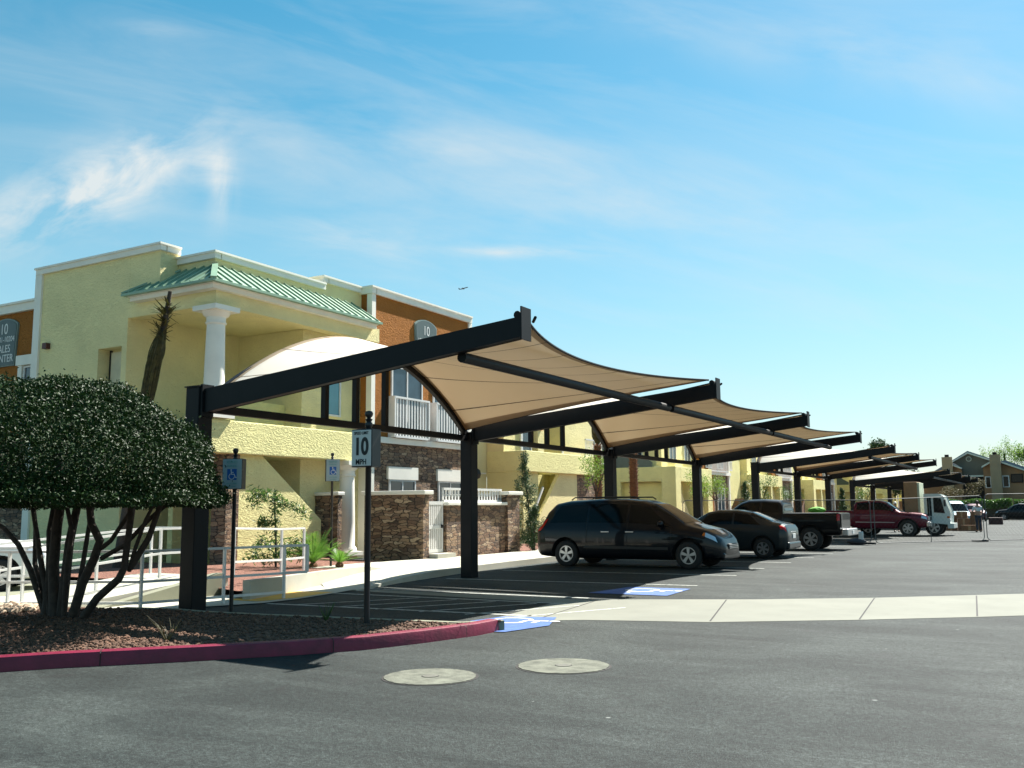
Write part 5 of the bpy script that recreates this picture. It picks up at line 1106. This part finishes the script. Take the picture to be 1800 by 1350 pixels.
# ---------------------------------------------------------------- far brown house
HB = mat('brown_house_stucco', (.26, .16, .085), .9, .1, .6); HG = mat('grey_siding', (.13, .135, .11), .9, .08, 1); HR = mat('blue_grey_shingle', (.16, .19, .23), .8, .15, 2); HC = mat('tan_chimney_stucco', (.27, .22, .14), .9, .08, .8); HT = mat('pale_fascia', (.50, .56, .50), .7, .05)
H = thing('brown_house', 'brown house with two tan chimneys and a grey gable with round vent', 'house', (-10, 170, 0)); k_ = 170 / 110.
def hs(p): return (p[0] * k_, (p[1] - 1.58) * k_ + 1.58)
def hp(name, m, pts, y0, y1, par=None): return MB().prism([hs(p) for p in pts], 'y', y0, y1).build(name, m, par or H)
hp('wall', HB, [(-9.45, -.5), (-9.45, 5.75), (-8.6, 5.4), (-8.6, -.5)], 169.5, 182); hp('wall', HB, [(-6.55, -.5), (-6.55, 5.55), (-5.9, 5.95), (-3.4, 5.4), (.2, 3.9), (.2, -.5)], 169.5, 182)
hp('gable_wall', HG, [(-9.5, 4.6), (-9.5, 6.1), (-7.95, 6.95), (-5.85, 6.1), (-5.85, 4.6)], 171.2, 182); hp('balcony_back', DARK, [(-8.6, -.5), (-8.6, 4.6), (-6.55, 4.6), (-6.55, -.5)], 171.5, 171.9)
hp('roof', HR, [(-9.9, 6.0), (-7.95, 7.2), (-5.5, 6.2), (-5.5, 6.05), (-7.95, 7.05), (-9.9, 5.85)], 170.6, 184); hp('fascia', HT, [(-9.75, 6.02), (-7.95, 7.06), (-5.6, 6.12), (-5.6, 5.98), (-7.95, 6.9), (-9.75, 5.86)], 170.4, 170.6)
hp('roof', HR, [(-12.6, 4.3), (-10.2, 5.7), (-9.3, 5.9), (-8.5, 5.4), (-8.5, 5.28), (-9.3, 5.75), (-12.6, 4.1)], 168.9, 184); hp('fascia', HT, [(-9.4, 5.78), (-8.5, 5.40), (-8.5, 5.26), (-9.4, 5.62)], 168.7, 168.89)
hp('roof', HR, [(-6.65, 5.5), (-5.8, 6.0), (-4.4, 6.05), (.6, 3.9), (.6, 3.75), (-4.6, 5.75), (-5.8, 5.85), (-6.65, 5.35)], 168.9, 184); hp('fascia', HT, [(-6.65, 5.5), (-5.8, 6.0), (-5.8, 5.82), (-6.65, 5.32)], 168.7, 168.89); hp('fascia', HT, [(-4.8, 5.95), (-2.2, 4.85), (-2.2, 4.68), (-4.8, 5.78)], 168.7, 168.89)
for x0, x1, zt_ in ((-10.35, -9.35, 6.55), (-5.85, -4.85, 6.65)):
    c_ = hp('chimney', HC, [(x0, -.5), (x0, zt_), (x1, zt_), (x1, -.5)], 168.2, 168.68); hp('chimney_cap', STEEL, [(x0 + .3, zt_ + .01), (x0 + .3, zt_ + .25), (x1 - .3, zt_ + .25), (x1 - .3, zt_ + .01)], 168.3, 168.6, c_)
hp('wall', HB, [(-12.4, -.5), (-12.4, 4.2), (-10.35, 5.2), (-9.46, 5.4), (-9.46, -.5)], 170, 182)
hp('balcony_rail', HT, [(-8.6, 4.45), (-8.6, 4.6), (-6.55, 4.6), (-6.55, 4.45)], 169.8, 170.0)
def hwin(x0, x1, z0, z1, dk=False):
    w_ = hp('window', STEEL if dk else WHITE, [(x0, z0), (x0, z1), (x1, z1), (x1, z0)], 169.35, 169.49); e = .09
    hp('pane', CGLASS, [(x0 + e, z0 + e), (x0 + e, z1 - e), (x1 - e, z1 - e), (x1 - e, z0 + e)], 169.3, 169.34, w_)
hwin(-6.42, -5.88, 3.25, 4.45); hwin(-4.82, -4.2, 3.3, 4.5); hwin(-4.05, -2.95, 3.75, 4.65, True); hwin(-1.8, -.6, 3.3, 4.4)
vp = hs((-7.9, 6.35)); MB().tube([(vp[0], 171.0, vp[1]), (vp[0], 171.19, vp[1])], .42, 24).build('round_vent', HT, H); MB().tube([(vp[0], 170.9, vp[1]), (vp[0], 170.99, vp[1])], .30, 24).build('vent_louvre', HG, H)
small_tree(-11.8, 150, 0, 5.2, 3.2, 'tan leafed tree in front of the brown house balcony', 3000, mat('tan_leaf', (.16, .13, .05), .7), 'autumn_tree', .25, .15)

# ---------------------------------------------------------------- temporary fence panels
GALV = mat('galvanised_tube', (.09, .10, .10), .6, .1)
def fence_panel(p0, p1, z0, h0, h1, label, mid=True, foot=True):
    p0, p1 = Vector((*p0, 0)), Vector((*p1, 0)); t = thing('temporary_fence', label, 'fence', (p0 + p1) / 2, 'temporary chain link fence panels'); d = (p1 - p0).normalized(); r = .017; c_ = .16
    A0, A1 = p0 + Vector((0, 0, z0)), p1 + Vector((0, 0, z0)); B0, B1 = p0 + Vector((0, 0, h0)), p1 + Vector((0, 0, h1)); Z = Vector((0, 0, 1))
    loop = [A0 + d * c_, A1 - d * c_, A1 - d * c_ * .3 + Z * c_ * .3, A1 + Z * c_, B1 - Z * c_, B1 - d * c_ * .3 - Z * c_ * .3, B1 - d * c_, B0 + d * c_, B0 + d * c_ * .3 - Z * c_ * .3, B0 - Z * c_, A0 + Z * c_, A0 + d * c_ * .3 + Z * c_ * .3, A0 + d * c_]
    MB().tube(loop, r, 8).build('frame', GALV, t, smooth=50)
    if mid: m_ = (p0 + p1) / 2; MB().tube([m_ + Z * z0, m_ + Z * (h0 + h1) / 2], r * .8, 8).build('mid_post', GALV, t)
    b = MB(); L_ = (p1 - p0).length; st = .2; hgt = (h0 + h1) / 2 - z0; k = -int(hgt / st)
    while k * st < L_:
        for sg in (1, -1):
            x0 = k * st; a, e = max(0, -x0), min(hgt, L_ - x0)
            if a < e:
                q0, q1 = (p0 + d * (x0 + a) + Z * (z0 + a), p0 + d * (x0 + e) + Z * (z0 + e)) if sg > 0 else (p0 + d * (x0 + a) + Z * (z0 + hgt - a), p0 + d * (x0 + e) + Z * (z0 + hgt - e))
                b.tube([q0, q1], .0016, 3)
        k += 1
    b.build('wire_mesh', GALV, t)
    if foot:
        for p in (p1,): MB().box(p.x - .5, p.y - .12, 0, p.x + .15, p.y + .12, .09).build('foot', PLASTIC, t, bevel=.02)
fence_panel((-14.9, 41.6), (-6.75, 41.35), .08, 1.88, 1.80, 'long wire fence panel running behind the parked cars')
fence_panel((-6.6, 41.3), (-2.86, 45.6), .05, 1.82, 1.95, 'leaning wire fence panel standing open in the drive')
fence_panel((-2.76, 45.75), (1.2, 49.8), .05, 2.02, 2.05, 'wire fence panel running off the right edge')
t = thing('fence_weight', 'dark sandbag and pale block weighing down the fence foot', 'sandbag', (-7.2, 41.1, 0)); MB().ico((-7.3, 41.05, .12), .3, 2, .06, sz=(1.3, .7, .45)).build('sandbag', mat('grey_sandbag', (.06, .06, .07), .9), t, smooth=60)
MB().box(-7.2, 40.95, .1, -7.02, 41.1, .52).build('block', WHITE, t, bevel=.03)
# cardboard boxes and crate
CARD = mat('cardboard', (.20, .10, .05), .9, .2, 2)
for i, (x, y, z, a_, b_, c_, lb) in enumerate(((-6.2, 64.5, 0, .7, .6, .95, 'brown cardboard box standing leftmost in the drive'), (-5.45, 64.2, 0, .7, .6, .75, 'brown cardboard box in the middle of the pile'), (-4.75, 64.4, 0, .6, .6, 1.15, 'tallest brown cardboard box beside the man in white'), (-5.5, 64.25, .76, .6, .5, .4, 'small cardboard box stacked on the middle box'), (-5.2, 63.5, 0, .9, .5, .35, 'low flat cardboard box in front of the pile'))):
    o = MB().box(x, y, z, x + a_, y + b_, z + c_).build('cardboard_box', CARD, None, bevel=.01); tag(o, lb, 'box', 'cardboard boxes in the drive')
    MB().box(x + a_ * .42, y - .003, z + .04, x + a_ * .58, y - .001, z + c_ - .04).build('tape_strip', mat('brown_tape', (.32, .20, .10), .4), o)
t = tag(MB().box(-4.9, 84, 0, -3.9, 84.7, .55).build('crate', mat('dark_crate', (.05, .018, .018), .7), None, bevel=.04), 'dark crate alone on the asphalt to the right of the fence', 'crate')

# ---------------------------------------------------------------- people
SKIN = mat('skin', (.32, .17, .11), .6, .06); HAIR = mat('dark_hair', (.02, .014, .01), .7)
def skinned(name, verts, edges, radii, m, parent, sub=2):
    me = bpy.data.meshes.new(name); me.from_pydata(verts, edges, []); o = bpy.data.objects.new(name, me); C.objects.link(o)
    sk = o.modifiers.new('k', 'SKIN'); sv = me.skin_vertices[0].data if me.skin_vertices else None
    if sv is None: return o
    for i, r in enumerate(radii): sv[i].radius = (r, r) if not isinstance(r, tuple) else r; sv[i].use_root = (i == 0)
    o.modifiers.new('s', 'SUBSURF').render_levels = sub; o.modifiers['s'].levels = sub
    dg = bpy.context.evaluated_depsgraph_get(); m2 = bpy.data.meshes.new_from_object(o.evaluated_get(dg)); o.modifiers.clear(); o.data = m2; m2.materials.clear(); m2.materials.append(m)
    m2.polygons.foreach_set('use_smooth', [True] * len(m2.polygons)); o.parent = parent; return o
def person(label, loc, rz, H_, shirt, trousers, hat=None, arms='front', vest=None):
    t = thing('person', label, 'person', loc, rz=rz); s = H_ / 1.8
    hand = {'front': [(.30, .02, 1.18), (.24, .30, 1.10), (.20, .40, 1.12)], 'down': [(.30, 0, 1.15), (.30, .05, .9), (.29, .08, .80)]}[arms]
    V = [(0, 0, .95), (0, .0, 1.12), (0, -.01, 1.32), (0, 0, 1.45), (0, .01, 1.53), (0, .02, 1.60), (0, .03, 1.70), (0, .02, 1.78)]
    Rr = [(.15, .11), (.135, .10), (.17, .11), (.13, .09), .052, .07, .088, .055]; Ed = [(i, i + 1) for i in range(7)]
    def ch(base, pts, rs):
        prev = base
        for p, r in zip(pts, rs): V.append(p); Rr.append(r); Ed.append((prev, len(V) - 1)); prev = len(V) - 1
        return prev
    for sd in (-1, 1):
        ch(3, [(sd * .19, 0, 1.42)] + [(sd * p[0], p[1], p[2]) for p in hand], [.058, .042, .032, .026])
        ch(0, [(sd * .10, 0, .88), (sd * .11, .03 * sd, .50), (sd * .12, -.04 + .03 * sd, .10), (sd * .12, .10 + .03 * sd, .05)], [.088, .058, .042, .038])
    V = [tuple(q * s for q in p) for p in V]; Rr = [tuple(a * s for a in r) if isinstance(r, tuple) else r * s for r in Rr]
    skinned('body', V, Ed, Rr, SKIN, t)
    def grow(idx, name, m, extra=.018, ed=None):
        mp = {a: i for i, a in enumerate(idx)}; skinned(name, [V[i] for i in idx], [(mp[a], mp[b_]) for a, b_ in Ed if a in mp and b_ in mp], [(tuple(q + extra for q in Rr[i]) if isinstance(Rr[i], tuple) else Rr[i] + extra) for i in idx], m, t)
    grow([1, 2, 3, 8, 9, 16, 17], 'shirt', shirt); grow([0, 12, 13, 14, 20, 21, 22], 'trousers', trousers, .016)
    for sd in (-1, 1):
        MB().ico((sd * .12 * s, .07 * s, .045 * s), .1, 2, 0, sz=(.48, 1.25, .45)).build('shoe', BLACK, t, world=False, smooth=60)
        hx, hy, hz = [q * s for q in hand[-1]]; b = MB()
        b.ico((sd * hx, hy + .02, hz), .035, 1, 0, sz=(.8, 1.1, .6))
        for f in range(4): b.tube([(sd * hx + (f - 1.5) * .017, hy + .04, hz), (sd * hx + (f - 1.5) * .018, hy + .08 - .004 * abs(f - 1), hz - .008), (sd * hx + (f - 1.5) * .018, hy + .10 - .005 * abs(f - 1), hz - .03)], [.009, .008, .006], 6)
        b.tube([(sd * (hx - .02), hy + .01, hz), (sd * (hx - .05), hy + .045, hz - .01)], [.01, .007], 6); b.build('hand', SKIN, t, world=False)
    b = MB(); b.ico((0, .0, 1.715 * s), .098 * s, 2, 0, sz=(1, 1.06, 1.05))
    b.build('hair' if not hat else 'hard_hat', hat or HAIR, t, world=False, smooth=60)
    b = MB()
    for sd in (-1, 1): b.ico((sd * .033 * s, .112 * s, 1.695 * s), .010, 1)
    b.build('eyes', BLACK, t, world=False); MB().ico((0, .12 * s, 1.67 * s), .014, 1, 0, sz=(.7, 1.2, 1.3)).build('nose', SKIN, t, world=False)
    if vest: grow([1, 2, 3], 'safety_vest', vest, .034)
    return t
person('man in white t-shirt and dark jeans standing with his back to us beside the boxes', (-4.12, 61.6, 0), R_(25), 1.80, mat('white_cotton', (.55, .60, .62), .8), mat('dark_denim', (.02, .026, .045), .8))
person('worker in an orange safety vest and white hard hat behind the maroon pickup', (-8.45, 60.5, 0), R_(200), 1.78, mat('dark_shirt', (.05, .03, .03), .8), mat('grey_trousers', (.05, .05, .05), .8), mat('white_hard_hat', (.7, .7, .68), .3), vest=mat('orange_vest', (.75, .10, .02), .6), arms='down')

# ---------------------------------------------------------------- airliner
t = thing('airliner', 'tiny airliner climbing in the sky above the second building roof', 'airplane', (-2052, 3190, 899)); PM = mat('airliner_grey', (.10, .11, .13), .4, .05)
t.rotation_euler = (R_(-7), R_(0), R_(62)); b = MB()
t.rotation_euler = (0, R_(-16), R_(32))
b.tube([(-20, 0, .8), (-16, 0, .4), (-10, 0, 0), (14, 0, 0), (18, 0, -.2), (20, 0, -.5)], [.4, 1.3, 2.0, 2.0, 1.4, .3], 12); b.build('fuselage', PM, t, world=False, smooth=60)
for sd in (-1, 1):
    MB().add([(4, sd * 1.6, -.8), (-2, sd * 1.6, -.8), (-8, sd * 17, .6), (-5.5, sd * 17, .6), (4, sd * 1.6, -.4), (-2, sd * 1.6, -.4), (-8, sd * 17, .7), (-5.5, sd * 17, .7)], [(0, 1, 2, 3), (7, 6, 5, 4), (0, 4, 5, 1), (1, 5, 6, 2), (2, 6, 7, 3), (3, 7, 4, 0)]).build('wing', PM, t, world=False)
    MB().tube([(-1.5, sd * 6, -1.9), (3, sd * 6, -1.9)], 1.2, 10).build('engine', PM, t, world=False)
    MB().prism([(-16, sd * .5), (-19, sd * 6.5), (-20.5, sd * 6.5), (-19.5, sd * .5)], 'z', 1.2, 1.4).build('tailplane', PM, t, world=False)
MB().prism([(-14, 1.5), (-18.5, 7.5), (-20.8, 7.5), (-19.5, 1.5)], 'y', -.2, .2).build('tail_fin', PM, t, world=False)
small_car((-1.2, 108, 0), BKP, 'black car at the far right edge in front of the hedge', R_(175))
